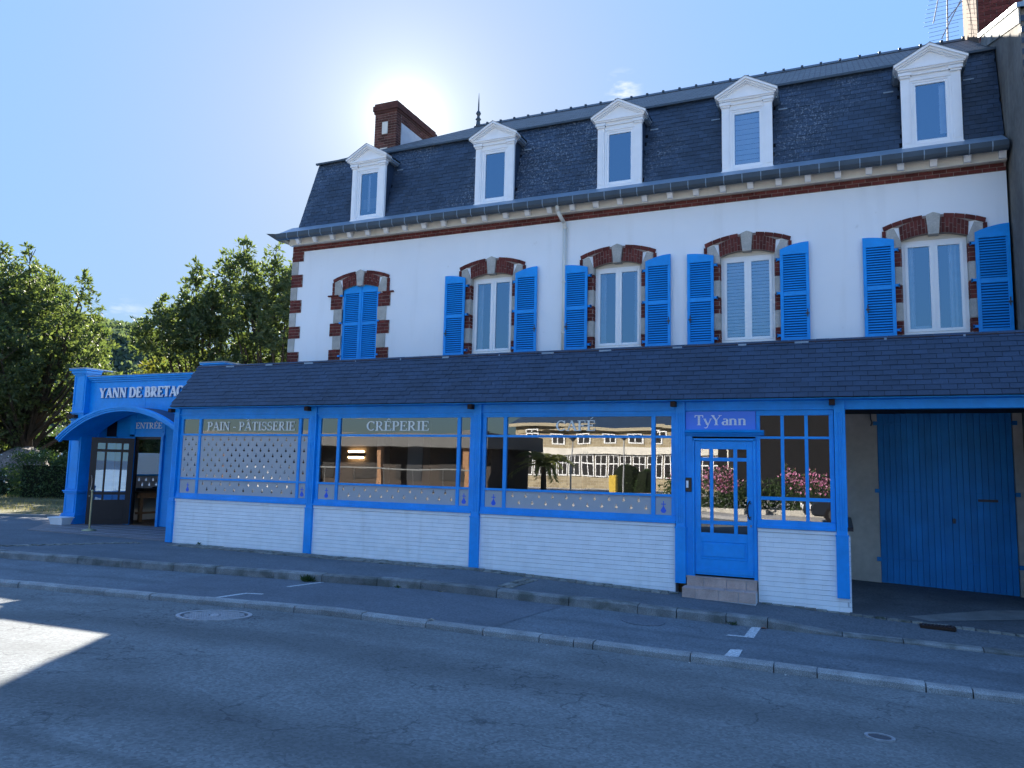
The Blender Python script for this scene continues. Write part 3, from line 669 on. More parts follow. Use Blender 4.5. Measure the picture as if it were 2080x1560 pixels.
# shutters: slats of the eight open leaves one by one, the closed pair joined
def shutter(x0, x1, ytop_l, ytop_r, y0, joined=False):
    """x0..x1 leaf, arched top from ytop_l to ytop_r"""
    z0 = 2.50; g = G(); t = .06; y1 = y0+.036
    n = 6; hi = max(ytop_l, ytop_r); tops = []
    for i in range(n+1):
        u = i/n; v = u if ytop_r > ytop_l else 1-u
        tops.append((x0+(x1-x0)*u, min(ytop_l, ytop_r)+abs(ytop_r-ytop_l)*(1-(1-v)**2)))
    ti = 4.17
    g.box(x0, x0+t, y0, y1, z0, ti).box(x1-t, x1, y0, y1, z0, ti)
    g.prism_y([(x0, ti), (x1, ti)]+tops[::-1], y0, y1)
    g.box(x0+t, x1-t, y0, y1, z0, z0+.075).box(x0+t, x1-t, y0, y1, 3.365, 3.455)
    sh = obj('shutter', g, 'blue', house, bevel=.004)
    sg = G()
    for za, zc in ((z0+.085, 3.36), (3.465, 4.165)):
        k = round((zc-za)/.0475); h = (zc-za)/k
        for i in range(k):
            zz = za+h*(i+.5)
            p = [(y0+.004, zz-.016), (y0+.010, zz-.019), (y1-.008, zz+.009), (y1-.014, zz+.013)]
            if joined: sg.prism_x(p, x0+t, x1-t)
            else: slats.append((sh, zz, x0+t, x1-t, y0))
    if joined: obj('slat', sg, 'blue_side', sh, kind='stuff')
    box('gap_shade_board', x0+t-.001, x1-t+.001, y1-.003, y1+.004, z0+.03, 4.17, 'blue_back', sh)
    return sh
slats = []
for c, hw, st in WIN:
    if st == 'closed':
        shutter(c-hw+.005, c-.004, 4.27, 4.365, 3.02, True); shutter(c+.004, c+hw-.005, 4.365, 4.27, 3.02, True)
        box('shutter_strip', c-.018, c+.018, 3.008, 3.02, 2.5, 4.36, 'blue', house)
        for z in (2.62, 3.44, 4.12):
            for s in (-1, 1): box('hinge', c+s*(hw+.03)-.03, c+s*(hw+.03)+.03, 2.955, 3.02, z-.02, z+.02, 'blue', house)
    else:
        a = shutter(c-hw-.63, c-hw-.11, 4.36, 4.285, 2.905); b = shutter(c+hw+.09, c+hw+.61, 4.285, 4.40, 2.905)
        for s, sh in ((-1, a), (1, b)):
            for z in (2.62, 3.44, 4.10):
                e = c+s*(hw+(.11 if s < 0 else .09)); f = e-s*.075
                obj('hinge', G().box(min(e, f), max(e, f), 2.93, 2.955, z-.022, z+.022).box(min(f, f+s*.02), max(f, f+s*.02), 2.93, 3.02, z-.03, z+.03), 'blue', sh)
        for s, sh in ((-1, a), (1, b)):
            e = c+s*(hw+.57); obj('shutter_catch', G().tube((e, 2.90, 2.95), (e, 2.90, 3.10), .010, .010, 6).box(e-.03, e+.03, 2.885, 2.905, 3.0, 3.03), 'iron_dark', sh)
sm_ = {}
for sh, zz, xa, xb, y0 in slats:
    o = bpy.data.objects.new('slat', sm_.get('m') or sm_.setdefault('m', (lambda g: (lambda me: (me.from_pydata(g.v, [], g.f), me.update(), me.materials.append(M['blue_side']), me)[3])(bpy.data.meshes.new('slat')))(
        G().prism_x([(-.014, -.016), (-.008, -.019), (.010, .009), (.004, .013)], -.5, .5))))
    link(o, sh, ((xa+xb)/2, y0+.018, zz)); o.scale = (xb-xa, 1, 1)
# cornice, corbels, gutter
box('cornice', HX0-.03, HX1-.002, 2.86, 3.2, 5.513, 5.72, 'cream', house)
g = G().box(HX0-.06, HX1-.004, 2.72, 3.1, 5.722, 5.765); obj('soffit', g, 'cream', house)
for k in range(30):
    X = 2.68-k*.5225; 
    if X < -12.8: break
    pts = [(2.857, 5.53), (2.857, 5.68), (2.70, 5.70), (2.70, 5.64), (2.75, 5.60), (2.79, 5.53)]
    obj('corbel', G().prism_x(pts, X-.055, X+.055), 'white', house)
g = G(); prof = [(2.72, 5.70)]+[(2.66-.085*math.cos(a), 5.745-.125*math.sin(a)) for a in np.linspace(PI*.9, 0, 8)]
prof = [(2.74, 5.76), (2.735, 5.66), (2.70, 5.62), (2.65, 5.605), (2.60, 5.625), (2.575, 5.67), (2.57, 5.765)]
g.prism_x(prof, HX0-.25, HX1-.01)
gut = obj('gutter', g, 'zinc_dark', house)
obj('gutter_end', G().add([(HX0-.25, 2.57, 5.765), (HX0-.25, 2.74, 5.76), (HX0-.25, 2.65, 5.605), (HX0-.50, 2.50, 5.775), (HX0-.25, 3.3, 5.765), (HX0-.05, 3.3, 5.56)], [(0, 2, 3), (0, 3, 1), (1, 3, 4), (2, 5, 4, 3), (2, 1, 5)]), 'zinc_dark', house)
for k in range(46):
    X = HX1-.25-k*.345
    if X > HX0-.2: obj('gutter_strap', G().prism_x([(y*1.0+(-.006 if y < 2.65 else .004), z-.006) for y, z in prof], X-.008, X+.008), 'zinc', gut)
obj('eaves_flashing', G().prism_x([(2.66, 5.768), (3.14, 5.96), (3.14, 6.085), (2.66, 5.80)], HX0-.22, HX1-.01), 'zinc', house)
# downpipe
g = G().path([(-5.46, 2.66, 5.66), (-5.46, 2.70, 5.50), (-5.38, 2.90, 5.30), (-5.375, 2.935, 5.22), (-5.37, 2.935, 2.0)], .042, 12)
dp = obj('downpipe', g, 'cream', house, smooth=True)
for z in (5.2, 4.0, 2.9): obj('pipe_collar', G().tube((-5.372, 2.935, z-.02), (-5.372, 2.935, z+.02), .052, .052, 12), 'cream', dp)
# mansard
def lerp3(a, b, t): return tuple(a[i]+(b[i]-a[i])*t for i in range(3))
B0, B1, T0, T1 = (HX0+.02, 3.12, 6.07), (HX1-.01, 3.12, 6.07), (-12.57, 3.60, 7.92), (2.79, 3.60, 7.92)
g = G().quad(B0, B1, T1, T0).quad((HX0+.02, 9.9, 5.97), B0, T0, (-12.57, 9.42, 7.92)).quad((HX1, 9.9, 5.97), (HX0+.02, 9.9, 5.97), (-12.57, 9.42, 7.92), (2.79, 9.42, 7.92)).quad(B1, (HX1-.01, 9.9, 5.97), (2.79, 9.42, 7.92), T1)
obj('mansard_deck', g, 'slate_base', house)
R0, R1 = (-9.34, 6.5, 9.74), (2.79, 6.5, 9.74)
g = G().quad((-12.62, 3.55, 7.92), (2.79, 3.55, 7.92), R1, R0).quad((-12.62, 9.47, 7.92), (-12.62, 3.55, 7.92), R0).quad((2.79, 9.47, 7.92), (-12.62, 9.47, 7.92), R0, R1).quad((2.79, 3.55, 7.92), (2.79, 9.47, 7.92), R1)
obj('upper_roof', g, 'slate_top', house)
obj('roof_lip', G().box(-12.63, 2.795, 3.50, 3.56, 7.885, 7.93), 'zinc_dark', house)
DORM = [-10.60, -7.15, -4.20, -1.58, 1.66]
SA = math.atan2(1.85, .48)              # slope angle from horizontal
sl_ = Pieces('slate', house, 'slate', 300)
rows = 19; L_ = math.hypot(1.85, .48); rh = L_/rows
nrm = Vector((0, -math.sin(SA), math.cos(SA)))
for r in range(rows):
    t = (r+.5)/rows; y = 3.12+.48*t; z = 6.07+1.85*t; xl = HX0+.02+(-12.57-HX0-.02)*t; pitch_ = .185; off = (r % 2)*pitch_/2
    x = xl-off
    while x < HX1+.02:
        a, b = max(xl, x), min(HX1+.02, x+pitch_)
        if b-a > .03 and not any(abs((a+b)/2-d) < .44 and z < 7.72 for d in DORM):
            p = Vector(((a+b)/2, y, z))+nrm*(.012+random.uniform(0, .005))
            sl_.rbox(p, (b-a-.006, rh*1.16, .009), (SA-.06+random.uniform(-.012, .012), random.uniform(-.006, .006), 0))
        x += pitch_
sl_.done()
# slates of the left hip side
g = G()
# ridge tiles
for k in range(29):
    X = 2.75-k*.42; 
    if X-.42 < -9.5: break
    g = G().prism_x([(6.38, 9.69), (6.5, 9.80), (6.62, 9.69), (6.60, 9.66), (6.5, 9.75), (6.40, 9.66)], X-.42, X-.003)
    g.box(X-.06, X-.004, 6.44, 6.56, 9.76, 9.805)
    obj('ridge_tile', g, 'zinc_dark', house)
fin = obj('finial', G().lathe(-9.35, 6.5, [(.11, 9.70), (.06, 9.82), (.05, 9.92), (.085, 9.95), (.05, 9.99), (.035, 10.05), (.06, 10.09), (.075, 10.13), (.05, 10.18), (.022, 10.22), (.02, 10.40), (.004, 10.75)], 12), 'zinc_dark', house, smooth=True)
# dormers
for di, c in enumerate(DORM):
    W = .485; yF = 3.03
    g = G().box(c-W+.01, c-W+.05, yF+.05, 3.75, 5.98, 7.5).box(c+W-.05, c+W-.01, yF+.05, 3.75, 5.98, 7.5)
    dm = obj('dormer', g, 'slate_low', house)
    for s in (-1, 1):
        xa, xb = (c-W, c-W+.15) if s < 0 else (c+W-.15, c+W)
        g = G().box(xa, xb, yF, yF+.07, 6.02, 7.36).box(xa+.03, xb-.03, yF-.012, yF, 6.10, 7.28)
        g.box(xa-.012, xb+.012, yF-.02, yF+.07, 5.97, 6.03).box(xa-.015, xb+.015, yF-.03, yF+.07, 7.36, 7.40).box(xa-.035, xb+.035, yF-.055, yF+.07, 7.40, 7.455)
        obj('pilaster', g, 'white', dm)
    inner = W-.15
    g = G().box(c-inner, c-inner+.05, yF+.02, yF+.08, 6.03, 7.30).box(c+inner-.05, c+inner, yF+.02, yF+.08, 6.03, 7.30).box(c-inner, c+inner, yF+.01, yF+.08, 7.30, 7.40).box(c-inner-.03, c+inner+.03, yF-.01, yF+.08, 6.0, 6.06)
    g.box(c-inner+.05, c+inner-.05, yF+.025, yF+.08, 7.26, 7.30)
    obj('casing', g, 'white', dm, bevel=.004)
    s0, s1 = c-inner+.05, c+inner-.05
    g = G().box(s0, s0+.045, yF+.035, yF+.08, 6.08, 7.26).box(s1-.045, s1, yF+.035, yF+.08, 6.08, 7.26).box(s0+.045, s1-.045, yF+.035, yF+.08, 6.08, 6.15).box(s0+.045, s1-.045, yF+.035, yF+.08, 7.215, 7.26)
    obj('sash', g, 'pvc', dm, bevel=.003)
    obj('pane', G().quad((s0+.045, yF+.06, 6.15), (s1-.045, yF+.06, 6.15), (s1-.045, yF+.06, 7.215), (s0+.045, yF+.06, 7.215)), 'glass_up', dm)
    g = G().box(c-.5, c+.5, yF-.02, yF+.07, 7.40, 7.47).box(c-.53, c+.53, yF-.06, yF+.1, 7.47, 7.50).box(c-.55, c+.55, yF-.085, yF+.1, 7.50, 7.535)
    obj('entablature', g, 'white', dm)
    ap_ = 7.87; e = 7.535
    obj('pediment', G().prism_y([(c-.50, e), (c+.50, e), (c, ap_-.07)], yF-.03, yF+.1), 'white', dm)
    for (off, th, yy, ext) in ((.0, .05, yF-.15, .60), (-.05, .04, yF-.11, .57), (-.085, .03, yF-.075, .55)):
        g = G()
        zt = ap_+.045+off
        slope = (ap_-e)/.60
        for s in (-1, 1):
            pts = [(c, zt-th), (c, zt), (c+s*ext, zt-slope*ext), (c+s*ext, zt-slope*ext-th)]
            g.prism_y(pts if s < 0 else pts[::-1], yy, yF+.1)
        obj('raking_cornice', g, 'white', dm)
    g = G()
    for s in (-1, 1):
        zt = ap_+.05
        g.quad((c, yF-.16, zt), (c, 3.95, zt), (c+s*.61, 3.95, zt-slope*.61), (c+s*.61, yF-.16, zt-slope*.61))
        g.quad((c, yF-.155, zt-.012), (c+s*.61, yF-.155, zt-slope*.61-.012), (c+s*.61, 3.95, zt-slope*.61-.012), (c, 3.95, zt-.012))
        g.box(min(c+s*.60, c+s*.54), max(c+s*.60, c+s*.54), yF+.1, 3.6, 7.50, 7.545)
        obj('eaves_board', G().box(min(c+s*.49, c+s*.58), max(c+s*.49, c+s*.58), yF+.1, 3.62, 7.46, 7.50), 'zinc', dm)
        obj('snow_hook', G().box(min(c+s*.58, c+s*.75), max(c+s*.58, c+s*.75), 3.42, 3.44, 7.33, 7.355), 'zinc', dm)
    obj('dormer_roof', g, 'zinc', dm)
    box('dark_room_back', c-.33, c+.33, 3.74, 3.76, 6.0, 7.4, 'interior', dm)
    if di == 3:
        for k in range(10): box('blind_slat', s0+.05, s1-.05, yF+.10, yF+.11, 6.16+k*.106, 6.16+k*.106+.095, 'curtain', dm)
    if di == 0: box('curtain', s0+.2, s0+.26, yF+.14, yF+.15, 6.15, 7.2, 'curtain', dm); box('room_sill', s0+.05, s1-.05, yF+.16, yF+.2, 6.15, 6.6, 'interior_light', dm)
    if di == 4: box('curtain', s1-.14, s1-.02, yF+.14, yF+.15, 6.15, 7.2, 'curtain', dm)
# left chimney stack
M['brick_grey'] = mat('greyed_chimney_brick', (.115, .050, .042), .9, .2, (9, .25), (70, .15), (80, .5, .004), rnd=.35)  # greyer, less red brick than the house trim
ch = obj('chimney', G().box(-11.87, -11.16, 5.03, 7.17, 8.0, 9.86), 'mortar', house)
cb = Pieces('brick', ch, 'brick_grey', 300)
def brickface(x0, x1, y0, y1, z0, z1, axis, rh=.075, st=.22, t=.012):
    r = 0; z = z0
    while z < z1-.02:
        lo, hi = (x0, x1) if axis == 'x' else (y0, y1); p = lo-(st/2 if r % 2 else 0)
        while p < hi-.01:
            a, b = max(lo, p), min(hi, p+st)
            if b-a > .03:
                if axis == 'x': cb.box(a+.007, b-.007, y0-t, y0+.01, z+.008, z+rh-.008)
                else: cb.box(x1-.01, x1+t, a+.007, b-.007, z+.008, z+rh-.008)
            p += st
        z += rh; r += 1
brickface(-11.87, -11.15, 5.03, 7.17, 8.55, 9.86, 'x'); brickface(-11.87, -11.16, 5.03, 5.26, 8.4, 9.86, 'y'); brickface(-11.87, -11.16, 5.27, 7.17, 9.62, 9.86, 'y')
for r, (e, z) in enumerate(((.03, 9.86), (.055, 9.935), (.055, 10.01), (.02, 10.085))):
    cb.free(G().box(-11.87-e, -11.16+e, 5.03-e, 7.17+e, z, z+.07))
cb.done()
box('plaster_panel', -11.17, -11.145, 5.28, 7.17, 8.2, 9.60, 'joint', ch)
box('white_plate', -11.61, -11.43, 5.0, 5.02, 9.23, 9.58, 'cream', ch)
box('white_plate', -11.66, -11.42, 5.0, 5.02, 8.73, 8.82, 'cream', ch)
for i in range(7): obj('chimney_weed', G().tube((-11.3+random.uniform(-.15, .15), 5.6+i*.24, 10.14), (-11.3+random.uniform(-.25, .25), 5.6+i*.24+random.uniform(-.1, .1), 10.2+random.uniform(.02, .3)), .008, .002, 4), 'bark', ch)
# garage doors
gd = obj('garage_door', G().box(.605, 2.66, 3.075, 3.12, -1.97, 1.19), 'garage_blue', house)
gp = Pieces('plank', gd, 'garage_blue')
for k in range(22):
    a = .61+k*.0931; lo = -1.93-.02*(k/22); gp.box(a+.004, a+.0931-.004, 3.052, 3.078, lo, 1.185)
gp.done()
box('meeting_strip', 1.605, 1.645, 3.035, 3.052, -1.93, 1.185, 'garage_blue', gd)
for z in (-.25, -1.44, .95):
    box('strap_hinge', .60, 1.36, 3.040, 3.052, z-.012, z+.012, 'garage_blue', gd); box('strap_hinge', 1.95, 2.66, 3.040, 3.052, z-.012, z+.012, 'garage_blue', gd)
    for xx in (.575, 2.69): box('hinge_pin', xx-.035, xx+.035, 2.965, 3.0, z-.035, z+.035, 'garage_blue', gd)
box('letter_slot', 2.12, 2.41, 3.030, 3.052, -.385, -.345, 'iron_dark', gd); obj('keyhole_plate', G().prism_y([(1.735, -.77), (1.775, -.77), (1.78, -.70), (1.755, -.68), (1.73, -.70)], 3.03, 3.052), 'iron_dark', gd)
obj('hook', G().path([(.50, 2.97, 1.12), (.50, 2.92, 1.02), (.52, 2.92, .96), (.50, 2.92, .90)], .012, 6), 'iron_dark', house)

# ------------------------------------------------------------------ neighbour house at the right end
nb = thing('neighbour_house', (5, 5, -2), 'neighbouring house with bare cement gable, slate hung front and tall brick chimney', 'house')
obj('gable_wall', G().prism_x([(1.62, -2.3), (9.5, -2.3), (9.5, 8.9), (4.8, 8.85), (1.62, 7.53)], 2.80, 3.1), mat('weathered_cement', (.16, .15, .135), .9, .2, (1.1, .3), (9, .15), (30, .5, .01), extra=streaks), nb)
box('front_wall', 3.1, 12, 1.62, 1.9, -2.3, 7.5, 'slate_base', nb)
ns = Pieces('slate', nb, 'slate', 300)
for r in range(58):
    z = 2.1+r*.094
    for k in range(5): ns.rbox((2.90+k*.2+(r % 2)*.1, 1.605, z), (.19, .10, .008), (PI/2-.06, 0, 0))
ns.done()
fl = Pieces('verge_tile', nb, 'granite_dark')
for k in range(12):
    a, b = k/12, (k+1)/12
    y0_, y1_ = 1.58+3.2*a, 1.58+3.2*b-.01; z0_, z1_ = 7.55+1.30*a, 7.55+1.30*b
    fl.free(G().prism_x([(y0_, z0_-.28), (y1_, z1_-.28), (y1_, z1_+.03), (y0_, z0_+.03)], 2.775, 2.80))
fl.done()
obj('verge_cap', G().prism_x([(1.52, 7.52), (4.85, 8.87), (4.85, 8.95), (1.52, 7.60)], 2.74, 3.15), 'zinc', nb)
nr = obj('roof', G().quad((3.1, 1.5, 7.5), (12, 1.5, 7.5), (12, 5.5, 9.1), (3.1, 5.5, 9.1)).quad((3.1, 5.5, 9.1), (12, 5.5, 9.1), (12, 9.5, 7.5), (3.1, 9.5, 7.5)), 'slate_top', nb)
nc = obj('chimney', G().box(2.81, 3.62, 5.23, 6.9, 8.6, 12.2), 'mortar', nb)
cb = Pieces('brick', nc, 'brick', 300)
z = 8.7; r = 0
while z < 11.2:
    p = 2.82-(.11 if r % 2 else 0)
    while p < 3.61:
        a, b = max(2.82, p), min(3.61, p+.22)
        if b-a > .03: cb.box(a+.005, b-.005, 5.215, 5.24, z+.005, z+.07)
        p += .22
    z += .075; r += 1
cb.done()
box('rendered_side', 2.795, 2.812, 5.23, 6.9, 8.6, 12.2, mat('old_plaster', (.12, .085, .065), .9, .2, (2.5, .35), None, (20, .6, .01)), nc)
# tv antenna on the ridge
an = thing('tv_antenna', (2.42, 6.55, 9.7), 'thin metal television aerial standing on the ridge beside the brick chimney', 'aerial')
obj('mast', G().tube((2.42, 6.5, 9.72), (2.46, 6.5, 11.3), .018, .014, 8), 'metal', an)
obj('boom', G().tube((2.15, 6.45, 10.25), (2.30, 6.4, 11.0), .012, .012, 6).tube((2.30, 6.45, 9.85), (2.75, 6.35, 10.75), .012, .012, 6).tube((2.42, 6.5, 10.3), (2.72, 6.4, 10.62), .012, .012, 6), 'metal', an)
for k in range(9):
    z = 10.2+k*.1; obj('rod', G().tube((1.95+.02*k, 6.45, z), (2.75, 6.5, z+.06), .004, .004, 5), 'iron_dark', an)
for k in range(4):
    z = 9.85+k*.1; obj('rod', G().tube((2.05, 6.45, z-.02), (2.65, 6.5, z+.04), .004, .004, 5), 'iron_dark', an)

# ------------------------------------------------------------------ shopfront
shop = thing('shopfront', (-6, 0, -1.9), 'long blue painted bakery shopfront with white brick plinth under a slate canopy', 'shopfront')
# slate skirt
EA = (-.30, 1.12); TP = (.42, 2.08)
SX0, SX1 = -13.02, 6.0
obj('canopy_deck', G().quad((SX0, EA[0]+.01, EA[1]), (SX1, EA[0]+.01, EA[1]), (SX1, TP[0]+.01, TP[1]-.01), (SX0, TP[0]+.01, TP[1]-.01)).quad((SX0, TP[0], TP[1]-.02), (SX1, TP[0], TP[1]-.02), (SX1, 3.0, 2.02), (SX0, 3.0, 2.02)).quad((SX0, EA[0]+.01, EA[1]), (SX0, TP[0], TP[1]-.02), (SX0, 3, 2.02), (SX0, 3, 1.1)), 'slate_base', shop)
SA2 = math.atan2(TP[1]-EA[1], TP[0]-EA[0]); L2 = math.hypot(TP[1]-EA[1], TP[0]-EA[0]); n2 = Vector((0, -math.sin(SA2), math.cos(SA2)))
ss = Pieces('slate', shop, 'slate_low', 300); rows = 12; rh = L2/rows
for r in range(rows):
    t = (r+.5)/rows; y = EA[0]+(TP[0]-EA[0])*t; z = EA[1]+(TP[1]-EA[1])*t; pt = .20; x = SX0-(pt/2 if r % 2 else 0)
    while x < SX1:
        a, b = max(SX0-.03, x), min(SX1, x+pt)
        if b-a > .03:
            p = Vector(((a+b)/2, y, z))+n2*(.014+random.uniform(0, .004))
            ss.rbox(p, (b-a-.006, rh*1.14, .010), (SA2-.07+random.uniform(-.012, .012), random.uniform(-.005, .005), 0))
        x += pt
ss.done()
obj('lead_capping', G().prism_x([(.36, 2.055), (.50, 2.11), (.50, 2.0), (.40, 2.0)], SX0-.03, SX1), 'lead', shop)
for k in range(14): box('lead_clip', -12+k*1.05+random.uniform(-.2, .2), -11.97+k*1.05, .355, .38, 2.03, 2.06, 'zinc', shop)
box('eaves_soffit', SX0, SX1, -.27, 0.02, 1.105, 1.118, 'blue', shop)
box('fascia', -13.0, SX1, -.035, .10, .965, 1.105, 'blue', shop, bevel=.006)
box('fascia_moulding', -13.0, .06, -.06, -.035, .965, .985, 'blue', shop)
box('ceiling', -13.0, SX1, .10, 3.0, 1.12, 1.2, 'interior', shop)
# posts
PX = [(-13.13, -12.99, -1.72), (-9.52, -9.375, -1.73), (-5.955, -5.80, -1.74), (-2.385, -2.24, -1.70), (-.085, .062, -1.73)]
for i, (a, b, zb0) in enumerate(PX):
    c = (a+b)/2; g = G().box(a, b, -.075, .12, -.86, 1.11).box(a-.01, b+.01, -.085, .12, zb0+.0, -.86)
    for k in (-1, 0, 1): g.box(c+k*.032-.009, c+k*.032+.009, -.083, -.075, -.78, .92)
    po = obj('post', g, 'blue', shop, bevel=.004)
    box('post_collar', a-.016, b+.016, -.094, .1, -.868, -.846, 'blue', po)
    box('rafter_end', a-.06, a+.02, -.20, -.08, 1.02, 1.10, 'rust_wood', po)
# plinth
def plinth(x0, x1, ztop=-.80):
    obj('plinth', G().box(x0, x1, .01, .25, -2.2, ztop), 'joint', shop)
    r = 0; z = ztop-.065
    box('plinth_cap', x0, x1, -.045, .02, ztop-.06, ztop, 'whitebrick', shop, bevel=.008)
    z = ztop-.062
    while z > zb(x1)-.05:
        p = x0-(.11 if r % 2 else 0)
        while p < x1-.01:
            a, b = max(x0, p), min(x1, p+.22)
            if b-a > .03: wb.box(a+.0006, b-.0006, -.028, .02, z-.069, z-.002)
            p += .22
        z -= .071; r += 1
wb = Pieces('brick', shop, 'whitebrick', 300)
for x0, x1 in ((-12.985, -9.535), (-9.365, -5.97), (-5.79, -2.40), (-1.17, .065)): plinth(x0, x1)
# side return of the shop by the garage passage
g = G().box(-.02, .075, .25, 3.0, -2.2, -.80); obj('side_plinth', g, 'whitebrick', shop)
r = 0; z = -.862
while z > -2.0:
    p = .0-(.11 if r % 2 else 0)
    while p < 2.98: a, b = max(.0, p), min(3.0, p+.22); wb.box(.06, .095, a+.004, b-.004, z-.066, z-.004); p += .22
    z -= .071; r += 1
wb.done()
box('side_sill', .05, .14, .12, 3.0, -.80, -.74, 'dark_wood', shop)
g = G().box(.02, .07, .12, .22, -.74, 1.1).box(.02, .07, 1.0, 1.08, -.74, 1.1).box(.02, .07, 1.9, 1.98, -.74, 1.1).box(.02, .07, 2.9, 3.0, -.74, 1.1).box(.02, .07, .2, 2.95, .95, 1.1).box(.02, .07, .2, 2.95, .5, .56).box(.02, .07, .2, 2.95, -.74, -.66)
sw = obj('window', g, 'blue', shop)
obj('pane', G().quad((.04, .2, -.66), (.04, 2.95, -.66), (.04, 2.95, .95), (.04, .2, .95)), 'glass', sw)
# ermine emblem outline, centred, height 1
def ermine_pts(cx, cz, h):
    P = [(0, -.5), (.16, -.44), (.30, -.30), (.28, -.16), (.12, .02), (.055, .18), (.05, .22), (.2, .22), (.2, .28), (.05, .28), (.05, .44), (0, .5)]
    P = P+[(-x, z) for x, z in P[-2:0:-1]]
    return [(cx+x*h, cz+z*h) for x, z in P]
def emblem(parent, cx, cz, h, y):
    w_ = h
    g = G().prism_y([(cx, cz-.5*w_), (cx+.13*w_, cz-.47*w_), (cx+.24*w_, cz-.30*w_), (cx+.10*w_, cz-.06*w_), (cx, cz+.12*w_), (cx-.10*w_, cz-.06*w_), (cx-.24*w_, cz-.30*w_), (cx-.13*w_, cz-.47*w_)], y-.004, y)
    g.prism_y([(cx-.03*w_, cz+.0*w_), (cx+.03*w_, cz), (cx+.03*w_, cz+.5*w_), (cx-.03*w_, cz+.5*w_)], y-.0045, y-.0002).prism_y([(cx-.2*w_, cz+.2*w_), (cx+.2*w_, cz+.2*w_), (cx+.2*w_, cz+.27*w_), (cx-.2*w_, cz+.27*w_)], y-.005, y-.0003)
    obj('ermine_print', g, 'ermine', parent)
def film(parent, x0, x1, z0, z1, y, spots):
    """a frosted sheet with ermine shaped cut-outs"""
    g = G(); cols = {}
    outer = [(x0, z0), (x1, z0), (x1, z1), (x0, z1)]
    polys = [outer]+[ermine_pts(cx, cz, h)[::-1] for cx, cz, h in spots if x0+.03 < cx < x1-.03]
    flat = [p for q in polys for p in q]
    tri = tessellate_polygon([[Vector((x, z, 0)) for x, z in q] for q in polys])
    g.v = [(x, y, z) for x, z in flat]; g.f = [tuple(t) for t in tri]
    fo = obj('frosted_film', g, 'film', parent)
    return fo
def gridspots(x0, x1, z0, z1, px, pz, h, jit=0):
    out = []; r = 0; z = z1-h*.75
    while z-h*.5 > z0+.008:
        x = x0+px*.5+(px/2 if r % 2 else 0)
        while x < x1-px*.2: out.append((x, z, h)); x += px
        z -= pz; r += 1
    return out
def baywindow(x0, x1, m1, m2, text, tx0, tx1, full):
    """frame x0..x1 outer between posts, glass from .882 to -.678, mullions m1, m2"""
    zt, zb_ = .882, -.678; y0, y1 = -.02, .05; t = .075
    g = G().box(x0, x1, y0, y1, zt, .966).box(x0, x1, y0-.02, y1, -.80, zb_).box(x0, x0+t+.0, y0, y1, zb_, zt).box(x1-t, x1, y0, y1, zb_, zt)
    g.box(x0, x1, -.075, y0-.02, -.80, -.765).box(x0, x1, y0-.014, y0, zt+.035, .966)
    w_ = obj('window', g, 'blue', shop, bevel=.004)
    for m in (m1, m2): box('mullion', m-.033, m+.033, y0-.004, y1, zb_, zt, 'blue', w_, bevel=.004)
    for z in (.552, -.372):
        for a, b in ((x0+t, m1-.033), (m1+.033, m2-.033), (m2+.033, x1-t)): box('glazing_bar', a, b, y0-.002, y1, z-.019, z+.019, 'blue', w_)
    for a, b in ((x0+t, m1-.033), (m1+.033, m2-.033), (m2+.033, x1-t)):
        for za, zc in ((.571, zt), (-.353, .533), (zb_, -.391)):
            dy = random.uniform(-.0015, .0015)
            obj('pane', G().quad((a, .005+dy, za), (b, .005-dy, za), (b, .005-dy+random.uniform(-.001, .001), zc), (a, .005+dy, zc)), 'glass', w_)
    mid = (m1+.033, m2-.033)
    film(w_, mid[0], mid[1], zb_, -.391, -.001, gridspots(*mid, zb_, -.391, .245, .115, .085))
    for a, b in ((x0+t, m1-.033), (m2+.033, x1-t)):
        film(w_, a, b, zb_, -.391, -.001, []); emblem(w_, (a+b)/2, (zb_-.391)/2-.02, .19, -.002)
    if full:
        film(w_, mid[0], mid[1], -.353, .533, -.001, gridspots(*mid, -.353, .533, .215, .108, .085))
        for a, b in ((x0+t, m1-.033), (m2+.033, x1-t)): film(w_, a, b, -.353, .533, -.001, gridspots(a-.02, b, -.353, .533, .2, .108, .085))
    lettering(text, tx0, tx1, -.003, .645, .175, w_, 'letter')
    return w_
baywindow(-12.985, -9.525, -12.425, -9.80, 'PAIN - PÂTISSERIE', -12.24, -9.93, True)
baywindow(-9.37, -5.96, -8.868, -6.26, 'CRÊPERIE', -8.24, -6.88, False)
baywindow(-5.795, -2.39, -5.353, -2.752, 'CAFÉ', -4.42, -3.72, False)
# bay four: twelve panes
zt, zb_ = .882, -.678
g = G().box(-1.175, -.09, -.02, .05, zt, .966).box(-1.175, -.09, -.04, .05, -.80, zb_).box(-1.175, -1.12, -.02, .05, zb_, zt).box(-.155, -.09, -.02, .05, zb_, zt).box(-1.175, -.09, -.075, -.04, -.80, -.765)
w4 = obj('window', g, 'blue', shop, bevel=.004)
xs4 = [(-1.12, -.825), (-.778, -.49), (-.443, -.155)]; zs4 = [(.565, zt), (-.335, .530), (zb_, -.385)]
for m in (-.8015, -.4665): box('mullion', m-.0235, m+.0235, -.024, .05, zb_, zt, 'blue', w4)
for z0, z1 in ((.530, .565), (-.385, -.335)):
    for a, b in xs4: box('glazing_bar', a, b, -.022, .05, z0, z1, 'blue', w4)
for a, b in xs4:
    for c0, c1 in zs4: 
        dy = random.uniform(-.002, .002); obj('pane', G().quad((a, .005+dy, c0), (b, .005-dy, c0), (b, .005-dy, c1), (a, .005+dy, c1)), 'glass', w4)
